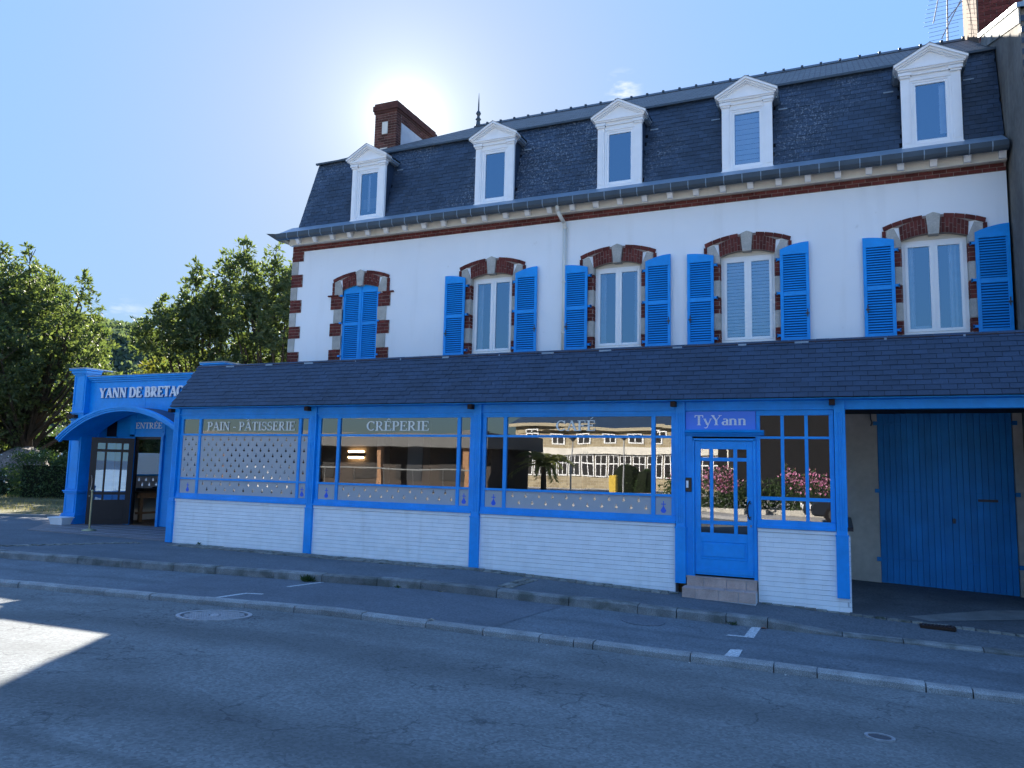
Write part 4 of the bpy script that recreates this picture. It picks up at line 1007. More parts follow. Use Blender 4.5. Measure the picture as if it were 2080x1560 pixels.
# door and its surround
g = G().box(-2.24, -2.135, -.03, .06, -1.60, .56).box(-1.185, -1.175, -.03, .06, -1.60, .56).box(-2.24, -1.17, -.03, .06, .56, .67).box(-2.24, -1.17, -.02, .06, .95, .97)
obj('door_surround', g, 'blue', shop)
g = G().box(-2.135, -2.10, -.045, .05, -1.58, .52).box(-1.225, -1.185, -.045, .05, -1.58, .52).box(-2.135, -1.185, -.045, .05, .495, .53)
obj('door_frame', g, 'blue', shop, bevel=.004)
g = G().prism_x([(-.03, .575), (-.075, .59), (-.075, .605), (-.12, .62), (-.13, .65), (-.03, .66)], -2.235, -1.06); obj('door_hood', g, 'blue', shop)
dl = obj('door', G().box(-2.098, -2.01, -.02, .03, -1.55, .49).box(-1.32, -1.228, -.02, .03, -1.55, .49).box(-2.01, -1.32, -.02, .03, .365, .49).box(-2.01, -1.32, -.02, .03, -1.55, -.915)
         .box(-1.87, -1.82, -.02, .03, -.915, .365).box(-1.515, -1.46, -.02, .03, -.915, .365).box(-2.01, -1.87, -.02, .03, .18, .235).box(-1.82, -1.515, -.02, .03, .18, .235).box(-1.46, -1.32, -.02, .03, .18, .235)
         .box(-2.01, -1.87, -.02, .03, -.785, -.73).box(-1.82, -1.515, -.02, .03, -.785, -.73).box(-1.46, -1.32, -.02, .03, -.785, -.73), 'blue', shop, bevel=.003)
for a, b in ((-2.01, -1.87), (-1.82, -1.515), (-1.46, -1.32)):
    for c0, c1 in ((.235, .365), (-.73, .18), (-.915, -.785)):
        obj('pane', G().quad((a, .0, c0), (b, .002, c0), (b, .002, c1), (a, .0, c1)), 'glass', dl)
g = G().box(-2.01, -1.32, -.028, -.02, -1.05, -1.03).box(-2.01, -1.32, -.028, -.02, -1.31, -1.29).box(-2.01, -1.99, -.028, -.02, -1.29, -1.05).box(-1.34, -1.32, -.028, -.02, -1.29, -1.05).box(-1.97, -1.36, -.032, -.02, -1.27, -1.07)
obj('raised_panel', g, 'blue', dl, bevel=.004); box('kick_board', -2.09, -1.235, -.032, -.02, -1.52, -1.45, 'blue', dl, bevel=.004)
obj('handle', G().path([(-1.255+.055*(-math.cos(t)*1.0), -.075, -.55+.14*math.sin(t)) for t in np.linspace(-1.35, 1.35, 10)], .012, 8).tube((-1.268, -.02, -.45), (-1.268, -.075, -.45), .008).tube((-1.268, -.02, -.65), (-1.268, -.075, -.65), .008), 'bronze', dl, smooth=True)
box('lock', -1.275, -1.255, -.028, -.02, -.80, -.77, 'metal', dl)
ic = box('intercom', -2.235, -2.145, -.055, -.03, -.30, -.085, 'black', shop, bevel=.004); box('intercom_plate', -2.225, -2.19, -.058, -.054, -.24, -.13, 'pvc', ic)
sg = box('name_panel', -2.235, -1.18, -.028, -.015, .67, .948, 'sign_blue', shop)
lettering('TyYann', -2.10, -1.31, -.028, .735, .155, sg, 'letter_white', .006, 1.15)
# steps
st = props(obj('door_steps', G().box(-2.205, -1.19, -.08, .1, -2.0, -1.59).box(-2.23, -1.18, -.34, -.08, -2.05, -1.725), 'joint', shop))
tp = Pieces('step_tile', shop, 'steptile')
for a, b in ((-2.215, -1.955), (-1.955, -1.62), (-1.62, -1.335), (-1.335, -1.18)): tp.box(a+.004, b-.004, -.095, -.078, -1.73, -1.60)
for a, b in ((-2.24, -2.03), (-2.03, -1.70), (-1.70, -1.42), (-1.42, -1.175)): tp.box(a+.004, b-.004, -.352, -.338, -1.87, -1.735); 
tp.box(-2.22, -1.18, -.10, .02, -1.595, -1.575, m='steptile'); 
for a, b in ((-2.24, -1.95), (-1.95, -1.62), (-1.62, -1.33), (-1.33, -1.175)): tp.box(a+.003, b-.003, -.355, -.097, -1.732, -1.717)
tp.done()
# interior of the shop
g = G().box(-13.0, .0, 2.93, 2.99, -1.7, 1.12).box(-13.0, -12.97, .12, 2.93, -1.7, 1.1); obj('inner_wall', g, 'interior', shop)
box('floor', -13.0, 0.0, .25, 2.93, -1.72, -1.62, 'wood_floor', shop)
box('pillar', -8.05, -7.70, 1.2, 1.5, -1.6, 1.12, 'interior_light', shop); box('pillar', -9.25, -9.05, 1.9, 2.1, -1.6, 1.12, 'interior_light', shop); box('pillar', -4.9, -4.6, 2.0, 2.3, -1.6, 1.12, 'interior_light', shop)
for x in (-9.6, -9.35):
    pass
sco = thing('wall_sconce', (-10.5, 2.88, .25), 'lit wall lamp with two glowing bars inside behind the crêperie window', 'wall lamp')
box('lamp_body', -10.72, -10.26, 2.84, 2.93, .20, .27, 'black', sco)
box('glow_bar', -10.70, -10.28, 2.87, 2.90, .29, .32, 'lampglow', sco); box('glow_bar', -10.70, -10.28, 2.87, 2.90, .15, .18, 'lampglow', sco)
for i, (x, y, lab) in enumerate(((-7.2, 1.6, 'small wooden café table inside behind the crêperie window'), (-4.0, 1.5, 'small wooden café table inside behind the café window'))):
    tb = thing('cafe_table', (x, y, -1.62), lab, 'table', 'tables inside the shop')
    box('table_top', x-.35, x+.35, y-.35, y+.35, -.90, -.87, 'wood', tb); box('leg', x-.04, x+.04, y-.04, y+.04, -1.6, -.90, 'black', tb); box('foot', x-.22, x+.22, y-.22, y+.22, -1.62, -1.59, 'black', tb)

# ------------------------------------------------------------------ entrance kiosk on the left
cxk_ = -16.3
kio = thing('entrance_kiosk', (-16.3, 2, -1.72), 'bright blue bakery entrance pavilion with arched canopy, raised white letters and open black door', 'entrance pavilion')
terr = obj('terrace', G().prism_z([(-17.75, .06), (-12.95, .06), (-12.95, 2.6), (-19.3, 2.6), (-19.15, 1.5)], -1.75, -1.712), 'terrace', None, kind='structure')
tj = G()
for k in range(5): tj.box(-18.8+.35*(5-k)*.6, -13, .5+k*.5, .505+k*.5, -1.713, -1.7105)
for k in range(9): tj.box(-17.5+k*.5, -17.495+k*.5, .1, 2.5, -1.713, -1.7105)
obj('tile_joints', tj, 'joint', terr)
def pier(x0, x1, y0, y1, full=True):
    g = G().box(x0, x1, y0, y1, -1.72, 2.30); po = obj('pier', g, 'blue', kio)
    def fm(za, zc, e): box('pier_moulding', x0-e, x1+e, y0-e, y1, za, zc, 'blue', po, bevel=.005)
    fm(2.22, 2.26, .03); fm(2.26, 2.33, .06); fm(2.33, 2.37, .10); box('pier_cap', x0-.11, x1+.11, y0-.11, y1+.3, 2.37, 2.40, 'zinc', po)
    if full:
        fm(-1.72, -1.48, .05); fm(-1.48, -1.45, .03); fm(-.92, -.88, .03); fm(-.88, -.85, .05); fm(1.0, 1.03, .03); fm(1.19, 1.22, .03)
        for za, zc in ((1.28, 2.18), (-.80, .95), (-1.40, -.97)):
            g = G(); e = .07; q = .025
            g.box(x0+e-q, x1-e+q, y0-.014, y0, zc, zc+q).box(x0+e-q, x1-e+q, y0-.014, y0, za-q, za).box(x0+e-q, x0+e, y0-.014, y0, za, zc).box(x1-e, x1-e+q, y0-.014, y0, za, zc)
            obj('pier_panel', g, 'blue_side', po)
    return po
pier(-18.88, -18.42, 1.75, 2.15); pier(-14.22, -13.62, 1.75, 2.15)
box('spotlight', -18.92, -18.62, 1.64, 1.75, 1.06, 1.15, 'rust_wood', kio)
arcb = [(cxk_+(3.68)*math.sin(t), (1.30-3.7)+3.68*math.cos(t)) for t in np.linspace(-.62, .60, 24)]
ub = obj('sign_board', G().prism_y([(-18.42, 2.10), (-18.42, arcb[0][1])]+[p for p in arcb if -18.42 < p[0] < -14.2]+[(-14.2, arcb[-1][1]), (-14.2, 2.10)], 1.90, 2.2), 'blue', kio)
box('sign_board_joint', -16.35, -16.345, 1.895, 1.90, 1.32, 1.66, 'blue_side', kio)
obj('cornice', G().box(-18.42, -14.2, 1.86, 2.2, 2.02, 2.07).box(-18.42, -14.2, 1.82, 2.2, 2.07, 2.12).box(-18.42, -14.2, 1.78, 2.2, 2.12, 2.17), 'blue', kio, bevel=.006)
box('cornice_cap', -18.42, -14.2, 1.77, 2.25, 2.17, 2.185, 'zinc', kio)
lettering('YANN DE BRETAGNE', -18.02, -14.55, 1.895, 1.60, .26, kio, 'letter_white', .035, 1.75, back='letter_shade')
# back part of the pavilion
obj('side_wall', G().box(-18.5, -18.35, 2.2, 3.0, -1.72, 2.1).box(-18.5, -18.35, 5.9, 8, -1.72, 2.1).box(-18.5, -18.35, 3.0, 5.9, -1.72, -.82).box(-18.5, -18.35, 3.0, 5.9, 1.0, 2.1).box(-18.45, -18.38, 3.0, 5.9, -.46, -.42).box(-18.35, -13.3, 7.85, 8, -1.72, 2.1).box(-18.35, -13.1, 2.5, 8, 1.95, 2.05), 'blue_side', kio)
# arched canopy
cxk, Rk, czk = -16.3, 3.7, 1.30-3.7; amax = math.asin(2.3/Rk); n = 28
def arcp(R, n=n): return [(cxk+R*math.sin(-amax+2*amax*i/n), czk+R*math.cos(-amax+2*amax*i/n)) for i in range(n+1)]
def shell(ri, ro, y0, y1):
    g = G(); a, b = arcp(ri), arcp(ro)
    for i in range(n): g.prism_y([a[i], a[i+1], b[i+1], b[i]], y0, y1)
    return g
cn = obj('canopy', shell(Rk-.05, Rk-.02, 1.22, 1.90), 'blue', kio)
obj('canopy_cover', shell(Rk-.019, Rk+.004, 1.21, 1.898), 'dark_blue_cover', cn)
obj('canopy_moulding', shell(Rk-.12, Rk-.075, 1.20, 1.26), 'blue', cn); obj('canopy_moulding', shell(Rk-.075, Rk-.035, 1.175, 1.26), 'blue', cn); obj('canopy_moulding', shell(Rk-.035, Rk+.012, 1.15, 1.26), 'blue', cn)
# door wall under the arch, y 2.45
g = G().box(-18.42, -17.95, 2.42, 2.5, -1.71, .60).box(-17.42, -17.24, 2.40, 2.5, -1.71, 1.3).box(-16.25, -16.17, 2.38, 2.5, -1.71, .62).box(-17.42, -16.17, 2.40, 2.5, .60, .66).box(-17.42, -16.17, 2.42, 2.5, .66, 1.3)
g.box(-18.0, -17.42, 2.46, 2.5, -1.71, 1.3).box(-16.17, -13.3, 2.46, 2.5, -1.71, 1.3).box(-18.42, -13.3, 2.2, 2.5, 1.3, 1.34)
obj('door_wall', g, 'blue', kio)
obj('transom_pane', G().quad((-18.42, 2.44, .60), (-17.98, 2.44, .60), (-17.98, 2.44, 1.3), (-18.42, 2.44, 1.3)), 'black', kio)
sp_ = Pieces('siding_board', kio, 'blue_side')
z = -1.70; 
while z < 1.2:
    g = G().prism_x([(2.46, z+.004), (2.437, z+.004), (2.447, z+.092), (2.46, z+.092)], -16.165, -13.3); sp_.free(g)
    if z > .58: sp_.free(G().prism_x([(2.46, z+.004), (2.437, z+.004), (2.447, z+.092), (2.46, z+.092)], -17.95, -17.43))
    z += .096
sp_.done()
g = G().box(-17.36, -16.22, 2.395, 2.42, .72, .745).box(-17.36, -16.22, 2.395, 2.42, 1.06, 1.085)
es = obj('entrance_sign', g, 'blue', kio); lettering('ENTRÉE', -17.24, -16.28, 2.418, .82, .155, es, 'letter')
# open doorway
df = obj('door_frame', G().box(-17.24, -17.19, 2.44, 2.52, -1.71, .60).box(-16.27, -16.25, 2.44, 2.52, -1.71, .60).box(-17.24, -16.25, 2.44, 2.52, .54, .60), 'black', kio)
HA = math.radians(51.5); hx, hy = -17.22, 2.40
def leafg(g): return g.rotz(hx, hy, HA)
LW = 1.0
def lx(a): return hx-LW+a*LW
g = G().box(lx(0), lx(.15), hy, hy+.045, -1.69, .55).box(lx(.87), lx(1), hy, hy+.045, -1.69, .55).box(lx(.15), lx(.87), hy, hy+.045, .41, .55).box(lx(.15), lx(.87), hy, hy+.045, -1.69, -1.06)
for a, b in ((.325, .375), (.70, .75)): g.box(lx(a), lx(b), hy, hy+.045, -1.06, .41)
for a, b in ((.15, .325), (.375, .70), (.75, .87)):
    for z0, z1 in ((.18, .25), (-.93, -.86)): g.box(lx(a), lx(b), hy, hy+.045, z0, z1)
kd = obj('door_leaf', leafg(g), 'dark_wood', kio)
for a, b in ((.15, .325), (.375, .70), (.75, .87)):
    for z0, z1 in ((.25, .41), (-.86, .18), (-1.06, -.93)):
        obj('pane', leafg(G().quad((lx(a), hy+.02, z0), (lx(b), hy+.02, z0), (lx(b), hy+.02, z1), (lx(a), hy+.02, z1))), 'glass_up', kd)
obj('door_panel', leafg(G().box(lx(.17), lx(.85), hy-.008, hy, -1.58, -1.14)), 'dark_wood', kd, bevel=.003)
obj('handle', leafg(G().path([(lx(.05)+.035*math.cos(t), hy-.06, -.62+.2*math.sin(t)) for t in np.linspace(-1.3, 1.3, 8)], .012, 8)), 'metal', kd)
obj('lock', leafg(G().box(lx(.05)-.015, lx(.05)+.015, hy-.01, hy, -.98, -.95)), 'metal', kd)
# interior of pavilion
obj('inner_wall', G().box(-18.3, -13.2, 6.9, 7.0, -1.7, 1.3).box(-13.2, -13.1, 2.6, 6.9, -1.7, 1.3), 'interior', kio)
box('inner_floor', -18.3, -13.15, 2.5, 6.9, -1.72, -1.70, 'wood_floor', kio)
wf_ = box('side_window_pane', -18.42, -18.415, 3.0, 5.9, -.42, 1.0, 'glass', kio)
ff = G(); 
for (ya, yb) in ((3.0, 5.9),):
    polys = [[(ya, -.82), (yb, -.82), (yb, -.46), (ya, -.46)]]+[[(y, z) for y, z in ermine_pts(cy2, cz2, .10)][::-1] for cy2, cz2 in [(3.15+k*.24+(.12 if r else 0), -.56-.14*r) for r in (0, 1) for k in range(11)]]
    tri = tessellate_polygon([[Vector((y, z, 0)) for y, z in q] for q in polys]); ff.v = [(-18.40, y, z) for q in polys for y, z in q]; ff.f = [tuple(t) for t in tri]
obj('frosted_film', ff, 'film', kio)
obj('wall_lining', G().box(-18.349, -18.33, 2.6, 6.9, -1.7, -.84), 'cream', kio)
ct = thing('display_counter', (-18.0, 4.3, -1.7), 'wooden display counter with dark trays seen through the open doorway', 'counter')
box('counter_top', -18.32, -17.75, 3.1, 5.6, -.93, -.88, 'wood', ct)
for y in (3.2, 4.2, 5.4): box('leg', -17.85, -17.77, y, y+.09, -1.7, -.93, 'pine', ct)
box('front_rail', -17.83, -17.79, 3.1, 5.6, -1.06, -.93, 'pine', ct); box('low_rail', -17.83, -17.79, 3.1, 5.6, -1.5, -1.44, 'pine', ct)
for i, y in enumerate((3.6, 4.15, 4.75)):
    tr_ = props(box('tray', -18.2, -17.9, y-.22, y+.22, -.88, -.80+.03*i, 'black', None), ('lowest dark bread tray on the counter, nearest the door', 'dark bread tray in the middle of the counter', 'tallest dark bread tray, deepest inside on the counter')[i], 'tray', 'trays on the counter')

# barrier post and white box
bp = thing('barrier_post', (-16.47, .70, -1.712), 'slim brass barrier post standing on the terrace before the black door', 'barrier post')
obj('pole', G().tube((-16.47, .70, -1.70), (-16.47, .70, -.80), .020, .020, 12), 'brass', bp); obj('base', G().lathe(-16.47, .70, [(.16, -1.712), (.16, -1.695), (.09, -1.672), (.03, -1.655)], 24), 'brass', bp, smooth=True); obj('top_knob', G().lathe(-16.47, .70, [(.022, -.80), (.032, -.785), (.032, -.76), (.012, -.745)], 12), 'brass', bp, smooth=True)
cb_ = thing('white_tub', (-18.5, 1.45, -1.712), 'low white plastic tub on the ground at the foot of the blue pier', 'tub')
g = G(); g.add([(-18.72, 1.32, -1.71), (-18.30, 1.32, -1.71), (-18.30, 1.56, -1.71), (-18.72, 1.56, -1.71), (-18.77, 1.28, -1.54), (-18.25, 1.28, -1.54), (-18.25, 1.60, -1.54), (-18.77, 1.60, -1.54)], [(0,3,2,1), (4,5,6,7), (0,1,5,4), (1,2,6,5), (2,3,7,6), (3,0,4,7)])
obj('tub_body', g, 'white', cb_); box('tub_lid', -18.79, -18.23, 1.26, 1.62, -1.54, -1.52, 'white', cb_)

# ------------------------------------------------------------------ planting
def leaves_mesh(name, centers, dirs, size, m, parent=None, width=.38, **kw):
    """one kite-shaped quad per leaf; centers Nx3, dirs Nx3"""
    n = len(centers); c = np.asarray(centers); d = np.asarray(dirs); d = d/np.linalg.norm(d, axis=1, keepdims=True)
    r = RNG.normal(size=(n, 3)); s = np.cross(d, r); s /= np.linalg.norm(s, axis=1, keepdims=True)+1e-9
    L = (size*RNG.uniform(.7, 1.25, n))[:, None]; w = L*width
    v = np.empty((n, 4, 3)); v[:, 0] = c; v[:, 1] = c+d*L*.5+s*w*.5; v[:, 2] = c+d*L; v[:, 3] = c+d*L*.5-s*w*.5
    org = v.reshape(-1, 3).mean(0); v = (v-org).reshape(-1, 3)
    me = bpy.data.meshes.new(name); me.vertices.add(n*4); me.vertices.foreach_set('co', v.ravel()); me.loops.add(n*4); me.loops.foreach_set('vertex_index', np.arange(n*4)); me.polygons.add(n)
    me.polygons.foreach_set('loop_start', np.arange(0, n*4, 4)); me.polygons.foreach_set('loop_total', np.full(n, 4)); me.update(); me.materials.append(M[m])
    o = bpy.data.objects.new(name, me); link(o, parent, org); return props(o, **kw)
def lobes_leaves(lobes, nros, per, size, up=.35):
    """lobes: (x,y,z,rx,ry,rz). rosettes of leaves set through the outer part of each lobe"""
    vol = np.array([l[3]*l[4]*l[5] for l in lobes])**.72; pr = vol/vol.sum(); C = []; D = []
    cnt = RNG.multinomial(nros, pr)
    for l, k in zip(lobes, cnt):
        u = RNG.normal(size=(k, 3)); u /= np.linalg.norm(u, axis=1, keepdims=True)
        rr = RNG.uniform(.35, 1.0, k)**.5; rr *= 1+.14*np.sin(5*u[:, 0]+3*u[:, 2]+l[0])+.08*RNG.normal(size=k)
        p = np.array(l[:3])+u*rr[:, None]*np.array(l[3:])
        for _ in range(per):
            dd = u*.5+RNG.normal(size=(k, 3))*.75; dd[:, 2] += up; C.append(p+RNG.normal(size=(k, 3))*.03); D.append(dd)
    return np.concatenate(C), np.concatenate(D)
def tree(name, base, h, lobes, nros, per, size, label, leafm='leaf', group=None, trunk_r=.22):
    t = thing(name, base, label, 'tree', group); bx_, by_, bz_ = base
    g = G(); top = (bx_+.2, by_, bz_+h*.45)
    g.tube(base, lerp3(base, top, .5), trunk_r, trunk_r*.8, 10).tube(lerp3(base, top, .5), top, trunk_r*.8, trunk_r*.55, 10)
    obj('trunk', g, 'bark', t, smooth=True)
    g = G()
    for l in lobes:
        s = lerp3(base, top, random.uniform(.45, 1)); mid = lerp3(s, l[:3], .5); mid = (mid[0], mid[1], mid[2]-.2)
        g.tube(s, mid, trunk_r*.4, trunk_r*.25, 6).tube(mid, l[:3], trunk_r*.25, trunk_r*.08, 6)
        for _ in range(3):
            e = (l[0]+random.uniform(-1, 1)*l[3]*.7, l[1]+random.uniform(-1, 1)*l[4]*.7, l[2]+random.uniform(-.2, 1)*l[5]*.7); g.tube(l[:3], e, trunk_r*.08, .012, 4)
    obj('limbs', g, 'bark', t)
    C, D = lobes_leaves(lobes, nros, per, size); leaves_mesh('crown', C, D, size, leafm, t, kind='stuff')
    return t
def rand_lobes(c, R, H, n, r0, r1, seed, spikes=()):
    rd = random.Random(seed); L = []
    for _ in range(n):
        a = rd.uniform(0, 2*PI); q = math.sqrt(rd.random()); z = rd.uniform(-1, 1)
        e = math.sqrt(max(.05, 1-z*z*.8)); s = rd.uniform(r0, r1)
        L.append((c[0]+R*q*e*math.cos(a), c[1]+R*q*e*math.sin(a)*.8, c[2]+H*z, s, s, s*.9))
    for x, y, z, r, hh in spikes: L.append((x, y, z-hh*.5, r, r, hh*.6)); L.append((x, y, z+.05, r*.45, r*.45, hh*.4))
    return L
# camera rays give where silhouettes sit; the trees stand 20 to 27 m in front of it
LA = rand_lobes((-40.0, 13.5, 4.3), 6.4, 4.6, 46, 1.1, 1.9, 3, [(-39.4, 12, 10.3, .9, 2.2), (-37.0, 12, 9.7, .8, 2.2), (-35.4, 12, 8.4, .9, 2), (-32.9, 12, 8.0, .9, 1.8), (-31.6, 12, 6.0, .8, 1.4), (-34.3, 12, 6.8, 1.2, 2), (-36.2, 12, 7.5, 1.3, 2.4), (-38.5, 12, 8.6, 1.4, 2.4), (-31.9, 12, 4.6, 1.0, 1.4)])
tree('magnolia_tree', (-37.5, 13, -1.9), 8, LA, 9500, 7, .27, 'big dense evergreen tree at the far left behind the hedge and boulder', trunk_r=.3, group='magnolia trees behind the pavilion')
LB = rand_lobes((-28.0, 15, 3.8), 2.9, 3.4, 24, .9, 1.4, 5, [(-27.9, 14, 8.7, .75, 2), (-29.9, 14, 7.2, .8, 1.8), (-26.7, 14, 7.9, .7, 1.8), (-31.1, 14, 6.3, .6, 1.0), (-28.6, 14, 7.2, 1.1, 2), (-27.2, 14, 6.6, 1.2, 2)])
tree('magnolia_tree', (-28, 15, -1.9), 7, LB, 5200, 7, .25, 'evergreen tree in the middle with ragged pointed top above the blue pavilion', group='magnolia trees behind the pavilion')
LC = rand_lobes((-23.8, 15, 4.2), 2.6, 4.0, 24, .9, 1.5, 8, [(-25.0, 14, 9.5, .9, 2.0), (-23.2, 14, 9.0, .9, 2), (-26.1, 14, 9.2, .7, 1.6), (-21.8, 14, 8.2, 1.0, 2), (-24.2, 14, 7.6, 1.3, 2.4), (-22.4, 14, 7.0, 1.3, 2.2)])
tree('magnolia_tree', (-23.6, 15, -1.9), 7, LC, 5600, 7, .25, 'tallest evergreen tree on the right, partly behind the corner of the white house', group='magnolia trees behind the pavilion')
LD = rand_lobes((-33.6, 19, 3.2), 4.4, 1.9, 22, .9, 1.4, 11)
tree('round_tree', (-33.5, 19, -1.9), 4.5, LD, 3600, 7, .24, 'low yellow green tree in the gap between the taller evergreens', 'leaf2')
# hedge, flower bed, boulder
def hedge(name, x0, x1, y0, y1, z0, z1, nl, size, label, m='leaf3', ang=0, cat='hedge'):
    n = nl; p = RNG.uniform(size=(n, 3)); k = RNG.integers(0, 3, n)
    for i, ax in enumerate((0, 1, 2)): sel = (k == i) & (RNG.random(n) < .8); p[sel, ax] = np.where(RNG.random(sel.sum()) < .5, 0, 1) if ax != 2 else 1
    p = np.array([x0, y0, z0])+p*np.array([x1-x0, y1-y0, z1-z0]); p += .13*RNG.normal(size=p.shape)
    p[:, 2] += .10*np.sin(p[:, 0]*2.1)+.07*np.sin(p[:, 0]*5.3+p[:, 1]*3)
    if ang: cx_, cy_ = (x0+x1)/2, (y0+y1)/2; c, s = math.cos(ang), math.sin(ang); q = p.copy(); q[:, 0] = cx_+(p[:, 0]-cx_)*c-(p[:, 1]-cy_)*s; q[:, 1] = cy_+(p[:, 0]-cx_)*s+(p[:, 1]-cy_)*c; p = q
    d = RNG.normal(size=(n, 3)); d[:, 2] += .5
    t = thing(name, ((x0+x1)/2, (y0+y1)/2, z0), label, cat)
    cx_, cy_ = (x0+x1)/2, (y0+y1)/2
    g = G().box(x0+.25, x1-.25, y0+.25, y1-.25, z0-.1, z1-.35).rotz(cx_, cy_, ang); obj('branches', g, mat('hedge_inside', (.018, .022, .012), .95, .1), t)
    leaves_mesh('foliage', p, d, size, m, t, kind='stuff'); return t
hedge('clipped_hedge', -32.3, -29.2, 9.3, 11.0, -1.85, .0, 8000, .13, 'clipped dark green hedge to the left of the blue pavilion pier', ang=.35)
hedge('flower_bed', -42, -33.2, 8.8, 11.0, -1.85, -.75, 9000, .15, 'low dark shrub bed with scattered white flowers below the boulder', ang=.35, cat='shrub bed')
hedge('back_shrubs', -52, -28, 18, 22, -1.9, 1.6, 14000, .22, 'dark band of shrubs under the trees behind the boulder', ang=.1, cat='shrubs')
hedge('back_hedge', -28, -13, 17.5, 19.5, -1.9, 1.9, 9000, .22, 'tall rough hedge behind the blue pavilion under the magnolia trees', ang=0)
fl_c = np.column_stack([RNG.uniform(-38, -29.5, 260), RNG.uniform(9.0, 9.8, 260), RNG.uniform(-1.4, .3, 260)])
fl_c = fl_c[(RNG.random(260) < .25) | (fl_c[:, 2] > -.0)]; fl_c[:, 1] = 8.85+(fl_c[:, 0]+33)*.33+RNG.uniform(-.3, .5, len(fl_c)); 
fld = RNG.normal(size=fl_c.shape); M['petal'] = mat('white_petal', (.75, .75, .70), .7, .2)
leaves_mesh('white_flowers', fl_c, fld, .10, 'petal', None, .9, kind='stuff', label='small white flowers scattered over the hedge and shrub bed', cat='flowers')
bpy_g = G(); import bmesh
bm = bmesh.new(); bmesh.ops.create_icosphere(bm, subdivisions=4, radius=1)
for v in bm.verts:
    p = v.co; d = 1+.16*mnoise.noise(p*1.3+Vector((3, 1, 2)))+.05*mnoise.noise(p*4); q = p*d
    v.co = Vector((-36.7+q.x*1.35, 12.4+q.y*1.1, -.85+q.z*1.45+.18*q.x))
bpy_g.v = [tuple(v.co) for v in bm.verts]; bpy_g.f = [tuple(v.index for v in f.verts) for f in bm.faces]; bm.free()
props(obj('boulder', bpy_g, 'boulder', None, smooth=True), 'large speckled granite boulder standing behind the hedge under the tree', 'boulder')
# lawn with edging
LP = [(-22.9, 2.3), (-18.6, 4.0), (-18.6, 24), (-60, 24), (-60, -9)]
lawn = obj('lawn', G().add([(x, y, -1.70) for x, y in LP], [tuple(range(5))]), 'lawn', None, kind='structure')
ed = base_st('lawn_edging')
for k in range(16):
    a = k/16; b = (k+1)/16; P = (-60+41.4*a, -13.0+17.0*a); Q = (-60+41.4*b-.03, -13.0+17.0*b)
    obj('edging_stone', G().prism_z([P, Q, (Q[0]-.05, Q[1]+.13), (P[0]-.05, P[1]+.13)], -1.76, -1.66), 'concrete', ed)
n = 16000; gx = RNG.uniform(-42, -19, n); gy = RNG.uniform(1.5, 12, n); keep = gy > -1.5+(gx+32)*.42+1.0; gx, gy = gx[keep], gy[keep]
pc = np.column_stack([gx, gy, np.full(len(gx), -1.70)]); pd = RNG.normal(size=pc.shape)*.5; pd[:, 2] = 1
leaves_mesh('dry_grass', pc, pd, .10, 'grass', None, .12, kind='stuff', label='patchy dry grass on the lawn before the hedge', cat='grass')
# weeds along the kerb
def weed(x, y, z, n, s, label, group='weeds at the kerb'):
    c = np.tile(np.array([x, y, z]), (n, 1))+RNG.normal(size=(n, 3))*np.array([s*.35, s*.2, 0]); d = RNG.normal(size=(n, 3)); d[:, 2] = np.abs(d[:, 2])+.7
    t = thing('weed', (x, y, z), label, 'weed', group); leaves_mesh('blades', c, d, s, 'leaf3', t, .22)
weed(-7.85, k1(-7.85)-.16, zlane(-7.85), 130, .11, 'grassy green weed tuft growing at the foot of the pavement kerb')
weed(-1.38, k1(-1.38)-.14, zlane(-1.38), 30, .06, 'tiny weed at the kerb near the white parking mark')
weed(-6.3, k1(-6.3)-.14, zlane(-6.3), 24, .05, 'small weed at the kerb below the third blue post')
weed(-12.2, -.06, zb(-12)+.0, 14, .06, 'small weed against the white plinth near the corner post')
# litter
for (px_, py_, zf, c_, nm, lab) in ((-1.0, k1(-1.0)-.16, zlane, (.6, .16, .05), 'dead_leaf', 'orange dead leaf in the gutter by the kerb'), (-5.6, k1(-5.6)-.14, zlane, (.5, .42, .3), 'dead_leaf', 'pale dead leaf against the pavement kerb'), (-4.62, k2(-4.62)+.0, lambda X: k2top(X)+.004, (.5, .42, .3), 'dead_leaf', 'curled dead leaf on the road kerb joint')):
    lm = mat('dead_leaf', c_, .8, .2); g = G().add([(px_-.05, py_, zf(px_)+.004), (px_, py_-.03, zf(px_)+.02), (px_+.06, py_, zf(px_)+.006), (px_, py_+.03, zf(px_)+.012)], [(0, 1, 2, 3)])
    props(obj(nm, g, lm), lab, 'leaf')
n = 60; lx_ = RNG.uniform(-9, 2, n); ly = k2(0)+.117*lx_+.05+RNG.uniform(-.3, .25, n); lz = np.array([zroad(a, b) if b < k2(a)-.1 else (k2top(a) if b < k2(a)+.05 else zlane(a)) for a, b in zip(lx_, ly)])+.006
M['grit'] = mat('pale_grit', (.45, .44, .40), .9, .2)
leaves_mesh('grit', np.column_stack([lx_, ly, lz]), np.column_stack([RNG.normal(size=n), RNG.normal(size=n), np.zeros(n)+.05]), .022, 'grit', None, .8, kind='stuff', label='pale grit and small stones along the road kerb', cat='grit')

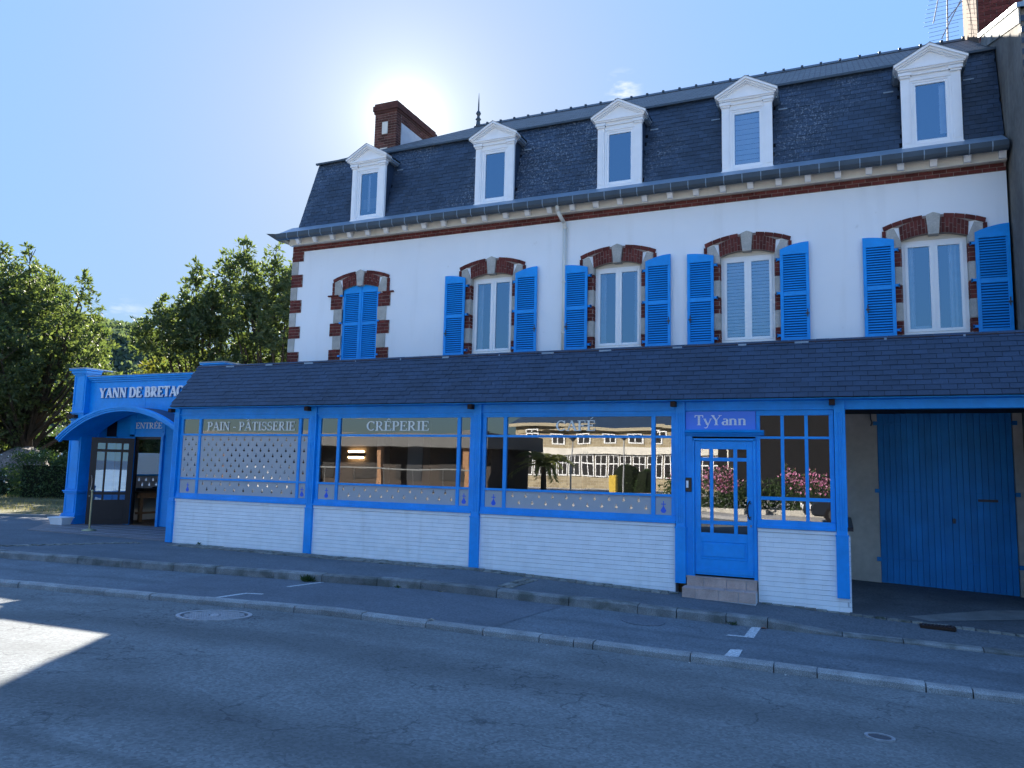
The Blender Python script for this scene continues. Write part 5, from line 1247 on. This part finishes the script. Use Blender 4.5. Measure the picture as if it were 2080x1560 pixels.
# wooded hill far behind
g = G(); nx_, ny_ = 90, 26
def hillz(u, v):                     # u 0..1 across, v 0..1 up
    return 0
import itertools
def hz(X, Y):
    d = math.hypot((X+362)/118, (Y-260)/120); b = 74*math.exp(-d*d)
    return -6+b+2.2*mnoise.noise(Vector((X*.05, Y*.05, 0)))+(3.2*(1-abs(mnoise.noise(Vector((X*.16, Y*.16, 5)))))+1.5*mnoise.noise(Vector((X*.5, Y*.5, 1))))*min(1, b/8)
N1, N2 = 200, 110
for j in range(N2+1):
    for i in range(N1+1):
        X = -560+520*i/N1; Y = 120+330*j/N2; g.v.append((X+1.2*mnoise.noise(Vector((X, Y, 2))), Y, hz(X, Y)))
for j in range(N2):
    for i in range(N1): a = j*(N1+1)+i; g.f.append((a, a+1, a+N1+2, a+N1+1))
hill_o = obj('hill', g, 'hill', None, kind='structure', smooth=True)
hX = RNG.uniform(-470, -250, 30000); hY = RNG.uniform(150, 275, 30000); hZ = np.array([hz(a, b) for a, b in zip(hX, hY)])+RNG.uniform(-.3, 1.8, 30000)
M['hill_leaf'] = leafmat('far_tree_leaf', (.07, .10, .075), (.13, .16, .11), .25)
leaves_mesh('hillside_trees', np.column_stack([hX, hY, hZ]), RNG.normal(size=(30000, 3))+[0, 0, .3], 2.2, 'hill_leaf', hill_o, .7, kind='stuff')

# ------------------------------------------------------------------ across the street: seen in the shop windows
M['bstone'] = mat('ashlar_stone', (.42, .37, .27), .9, .2, (.6, .1), None)
def coursed(t, geo, out, col):
    br = t.nodes.new('ShaderNodeTexBrick'); br.inputs['Scale'].default_value = 1; br.inputs['Brick Width'].default_value = .5; br.inputs['Row Height'].default_value = .22; br.inputs['Mortar Size'].default_value = .012
    br.inputs['Color1'].default_value = (.40, .34, .23, 1); br.inputs['Color2'].default_value = (.28, .23, .15, 1); br.inputs['Mortar'].default_value = (.46, .42, .34, 1)
    cx_ = t.nodes.new('ShaderNodeCombineXYZ'); sx = t.nodes.new('ShaderNodeSeparateXYZ'); t.links.new(geo.outputs['Position'], sx.inputs[0]); t.links.new(sx.outputs['X'], cx_.inputs['X']); t.links.new(sx.outputs['Z'], cx_.inputs['Y']); t.links.new(cx_.outputs[0], br.inputs['Vector'])
    return br.outputs[0]
M['coursed'] = mat('coursed_stone', (.34, .29, .2), .9, .2, (1, .1), extra=coursed)
hall = thing('stone_hall', (-19, -52, -1.98), 'long two storey stone building with slate roof and white glazed ground floor across the square', 'building')
HXa, HXb, HY = -26.5, -8.0, -50
obj('wall', G().box(HXa, HXb, HY-9, HY, -2, 3.9), 'coursed', hall)
obj('roof', G().quad((HXa-.5, HY+.5, 3.9), (HXb+.5, HY+.5, 3.9), (HXb-3, HY-4.5, 7.2), (HXa+3.5, HY-4.5, 7.2)).quad((HXa-.5, HY-9.5, 3.9), (HXa-.5, HY+.5, 3.9), (HXa+3.5, HY-4.5, 7.2)).quad((HXb+.5, HY+.5, 3.9), (HXb+.5, HY-9.5, 3.9), (HXb-3, HY-4.5, 7.2)).quad((HXb+.5, HY-9.5, 3.9), (HXa-.5, HY-9.5, 3.9), (HXa+3.5, HY-4.5, 7.2), (HXb-3, HY-4.5, 7.2)), 'slate_low', hall)
obj('eaves_cornice', G().box(HXa-.5, HXb+.5, HY, HY+.5, 3.66, 3.92), 'bstone', hall)
obj('floor_cornice', G().box(HXa-.2, HXb+.2, HY, HY+.35, 1.35, 1.95), 'cream', hall)
for k in range(8):
    x = HXa+1.6+k*2.3
    wf = obj('window', G().box(x-.6, x+.6, HY, HY+.08, 2.25, 3.45), 'white', hall); box('pane', x-.48, x+.48, HY+.08, HY+.1, 2.35, 3.35, 'black', wf); box('mullion', x-.04, x+.04, HY+.1, HY+.13, 2.35, 3.35, 'white', wf)
for k in range(16):
    x = HXa+1.0+k*1.12
    wf = obj('window', G().box(x-.5, x+.5, HY, HY+.12, -.55, 1.3), 'white', hall)
    for a, b in ((-.42, -.04), (.04, .42)):
        for c0, c1 in ((-.45, .5), (.6, 1.2)): box('pane', x+a, x+b, HY+.12, HY+.14, c0, c1, 'black', wf)
pav = thing('station_pavilion', (-30, -30, -1.98), 'low dark building with flat overhanging roof across the square', 'building')
obj('wall', G().box(-42, -20.5, -38, -31.5, -2, 1.2), mat('dark_render', (.06, .05, .045), .8, .2), pav); obj('roof', G().box(-43, -19.8, -39, -29.5, 1.2, 2.2), mat('grey_roof_edge', (.12, .12, .12), .7, .3), pav)
for k in range(6): box('window', -41+k*3.4, -39+k*3.4, -31.5, -31.45, -.9, .9, 'black', pav)
for k in range(4): box('column', -41+k*6.6, -40.7+k*6.6, -30.2, -29.9, -2, 1.2, 'pine', pav)
dh = thing('dark_house', (-1, -36, -1.98), 'tall dark house with slate roof beyond the flower bushes', 'house')
obj('wall', G().box(-6.5, 4, -44, -36, -2, 4.2), mat('dark_house_wall', (.010, .010, .012), .8, .2), dh); obj('roof', G().prism_x([(-35.6, 4.2), (-44.4, 4.2), (-40, 8.2)][::-1], -6.8, 4.3), 'slate_low', dh)  # one near-black wall colour all over
for x in (-5.4, .9): wf = box('window', x-.5, x+.5, -36, -35.93, .2, 2.0, 'cream', dh); box('pane', x-.42, x+.42, -35.93, -35.9, .3, 1.9, 'black', wf)
ra = thing('barrier_railing', (-23, -25, -1.98), 'white tubular railing with slim posts along the square', 'railing')
obj('rail', G().tube((-32, -25, -.2), (-18.2, -25, -.2), .045, .045, 8), 'concrete', ra)
for k in range(8): obj('post', G().tube((-32+k*1.97, -25, -1.98), (-32+k*1.97, -25, -.2), .03, .03, 6), 'metal', ra)
for i, (x, y, lab) in enumerate(((-17.9, -40, 'slim grey street lamp beside the palm across the square'), (-14.0, -40, 'slim grey street lamp beside the clipped green domes across the square'))):
    la = thing('street_lamp', (x, y, -1.98), lab, 'street lamp', 'street lamps across the square'); obj('pole', G().tube((x, y, -1.98), (x, y, 2.1), .06, .045, 8), 'iron', la); obj('lantern', G().lathe(x, y, [(.05, 2.1), (.28, 2.35), (.34, 2.42), (.12, 2.5), (.02, 2.6)], 10), 'iron_dark', la)
for i, (x, y, r, lab) in enumerate(((-14.6, -43, 1.15, 'larger clipped green dome against the stone building'), (-13.0, -42.5, .8, 'smaller clipped green dome against the stone building'))):
    t = thing('topiary_dome', (x, y, -1.98), lab, 'topiary', 'clipped domes by the stone building'); g = G().lathe(x, y, [(r*.9, -1.98), (r*.98, -1.0), (r*.85, -.2), (r*.5, .3 if r > 1 else -.1), (.05, .45 if r > 1 else .05)], 14); obj('foliage_core', g, 'topiary_inside', t)
    k = 900; u = RNG.normal(size=(k, 3)); u /= np.linalg.norm(u, axis=1, keepdims=True); u[:, 2] = np.abs(u[:, 2]); leaves_mesh('leaves', np.array([x, y, -1.5])+u*np.array([r, r, 1.9 if r > 1 else 1.5]), u+RNG.normal(size=u.shape)*.4, .16, 'leaf3', t, kind='stuff')
ys = thing('yellow_post_box', (-11.4, -28, -1.98), 'bright yellow box on a post across the square', 'post box'); box('box_body', -11.6, -11.15, -28.2, -27.8, -1.2, -.25, mat('yellow_paint', (.55, .38, .05), .6, .3), ys, bevel=.03); box('post', -11.43, -11.32, -28.05, -27.95, -1.98, -1.2, 'iron', ys)
pl = thing('palm_tree', (-18.6, -36, -1.98), 'short palm with arching fronds before the stone building', 'palm tree'); obj('trunk', G().tube((-18.6, -36, -1.98), (-18.6, -36, .1), .22, .16, 10), 'bark', pl)
for k in range(22):
    a = k*2.399; el = random.uniform(.25, 1.25); Lf = random.uniform(2.4, 3.2); pts = []; 
    for i in range(9):
        s = i/8; rr = Lf*s*math.cos(el); z = .2+Lf*s*math.sin(el)-1.1*s*s*Lf*.55; pts.append(np.array([-18.6+rr*math.cos(a), -36+rr*math.sin(a), z]))
    C = []; D = []
    for i in range(8):
        for q in np.linspace(0, 1, 6, endpoint=False):
            p = pts[i]*(1-q)+pts[i+1]*q; d = pts[i+1]-pts[i]; sd_ = np.cross(d, [0, 0, 1]); sd_ /= np.linalg.norm(sd_)+1e-6
            for s in (-1, 1): C.append(p); D.append(d/np.linalg.norm(d)*.8+sd_*s+np.array([0, 0, -.35]))
    leaves_mesh('frond', np.array(C), np.array(D), .55, 'palmleaf', pl, .10)
# flower beds behind the camera
for i, (x0, x1, y, zt_, lab) in enumerate(((-6.4, -2.9, -18.6, .35, 'pink flowering bush behind the parked car, left of two'), (-3.4, 1.6, -19.6, .4, 'wider pink flowering bush behind the parked car, right of two'))):
    t = thing('flowering_bush', ((x0+x1)/2, y, -1.98), lab, 'bush', 'flowering bushes across the street')
    k = 5200; u = RNG.normal(size=(k, 3)); u /= np.linalg.norm(u, axis=1, keepdims=True); u *= RNG.uniform(.5, 1, (k, 1)); p = np.array([(x0+x1)/2, y, -.9])+u*np.array([(x1-x0)*.55, .9, 1.15]); p[:, 2] += .18*np.sin(p[:, 0]*3)
    pk = (p[:, 2] > -.45+.35*np.sin(p[:, 0]*2)) & (RNG.random(k) < .5)
    leaves_mesh('foliage', p[~pk], RNG.normal(size=(int((~pk).sum()), 3))+[0, 0, .6], .16, 'leaf3', t, kind='stuff'); leaves_mesh('blossoms', p[pk], RNG.normal(size=(int(pk.sum()), 3))+[0, 0, .6], .10, 'pink', t, .8, kind='stuff')
    box('planter', x0, x1, y-.7, y+.7, -1.98, -1.35, 'stone', t)
def car(name, x, y, z, ang, body, Lc, Wc, Hc, van, label, cat):
    t = thing(name, (x, y, z), label, cat); mb = mat(name+'_paint', body, .25, .6)
    h1 = Hc*.5
    if van: side = [(-Lc/2, .35), (-Lc/2, Hc*.93), (-Lc/2+.1, Hc), (Lc*.22, Hc), (Lc*.36, Hc*.62), (Lc/2-.05, Hc*.48), (Lc/2, .4), (Lc/2-.1, .28), (-Lc/2+.05, .28)]
    else: side = [(-Lc/2, .45), (-Lc/2+.04, h1+.12), (-Lc*.42, h1+.18), (-Lc*.28, Hc), (Lc*.06, Hc), (Lc*.22, h1+.15), (Lc/2-.1, h1+.02), (Lc/2, .5), (Lc/2-.1, .25), (-Lc/2+.05, .25)]
    def G2(f):
        g = f(G()); g.v = [(x+px, y+py, z+pz) for px, py, pz in g.v]; return g.rotz(x, y, ang)
    obj('body', G2(lambda g: g.prism_y(side, -Wc/2, Wc/2)), mb, t, bevel=.06)
    if van: obj('side_window', G2(lambda g: g.prism_y([(Lc*.12, Hc*.6), (Lc*.31, Hc*.6), (Lc*.2, Hc*.9), (Lc*.12, Hc*.9)], -Wc/2-.01, Wc/2+.01)), 'black', t)
    else:
        obj('side_window', G2(lambda g: g.prism_y([(-Lc*.36, h1+.2), (Lc*.17, h1+.2), (Lc*.04, Hc-.08), (-Lc*.26, Hc-.08)], -Wc/2-.01, Wc/2+.01)), 'black', t)
    obj('rear_window', G2(lambda g: g.add([(-Lc/2-.0 if van else -Lc*.425-.02, -Wc*.38, Hc*.62), (-Lc/2-.0 if van else -Lc*.425-.02, Wc*.38, Hc*.62), (-Lc/2+.0-.01 if van else -Lc*.30-.02, Wc*.34, Hc*.9), (-Lc/2+.0-.01 if van else -Lc*.30-.02, -Wc*.34, Hc*.9)], [(0, 1, 2, 3)])), 'black', t)
    for s in (-1, 1):
        obj('tail_light', G2(lambda g: g.box(-Lc/2-.02, -Lc/2+.05, s*Wc*.4-.1, s*Wc*.4+.1, h1-.12, h1+.08)), mat('tail_light_red', (.5, .02, .02), .3, .5), t); obj('headlight', G2(lambda g: g.box(Lc/2-.12, Lc/2+.0, s*Wc*.38-.14, s*Wc*.38+.14, h1-.22, h1-.08)), 'pvc', t)
        for wx in (-Lc*.31, Lc*.31):
            wl = obj('wheel', G2(lambda g: g.tube((wx, s*(Wc/2-.2), .31), (wx, s*(Wc/2+.01), .31), .31, .31, 18)), 'black', t); obj('rim', G2(lambda g: g.tube((wx, s*(Wc/2+.0), .31), (wx, s*(Wc/2+.025), .31), .19, .19, 12)), 'metal', wl)
    obj('number_plate', G2(lambda g: g.box(-Lc/2-.03, -Lc/2+.02, -.26, .26, .55, .66)), 'pvc', t)
car('parked_car', .6, -16.0, -1.60, PI*.97, (.02, .025, .035), 4.1, 1.75, 1.42, False, 'dark blue hatchback parked across the street, seen in the shop window', 'car')
car('parked_van', -33.5, -17.5, -1.6, .1, (.75, .76, .78), 5.0, 2.0, 2.2, True, 'white van parked far left across the street', 'van')
car('parked_van', -28.0, 12.6, -1.72, .9, (.78, .79, .8), 4.6, 1.9, 2.0, True, 'white van parked behind the blue pavilion, seen through its doorway', 'van')
car('parked_car', -26.5, -18.5, -1.6, .05, (.7, .71, .73), 4.2, 1.75, 1.45, False, 'white car parked across the street beside the van', 'car')
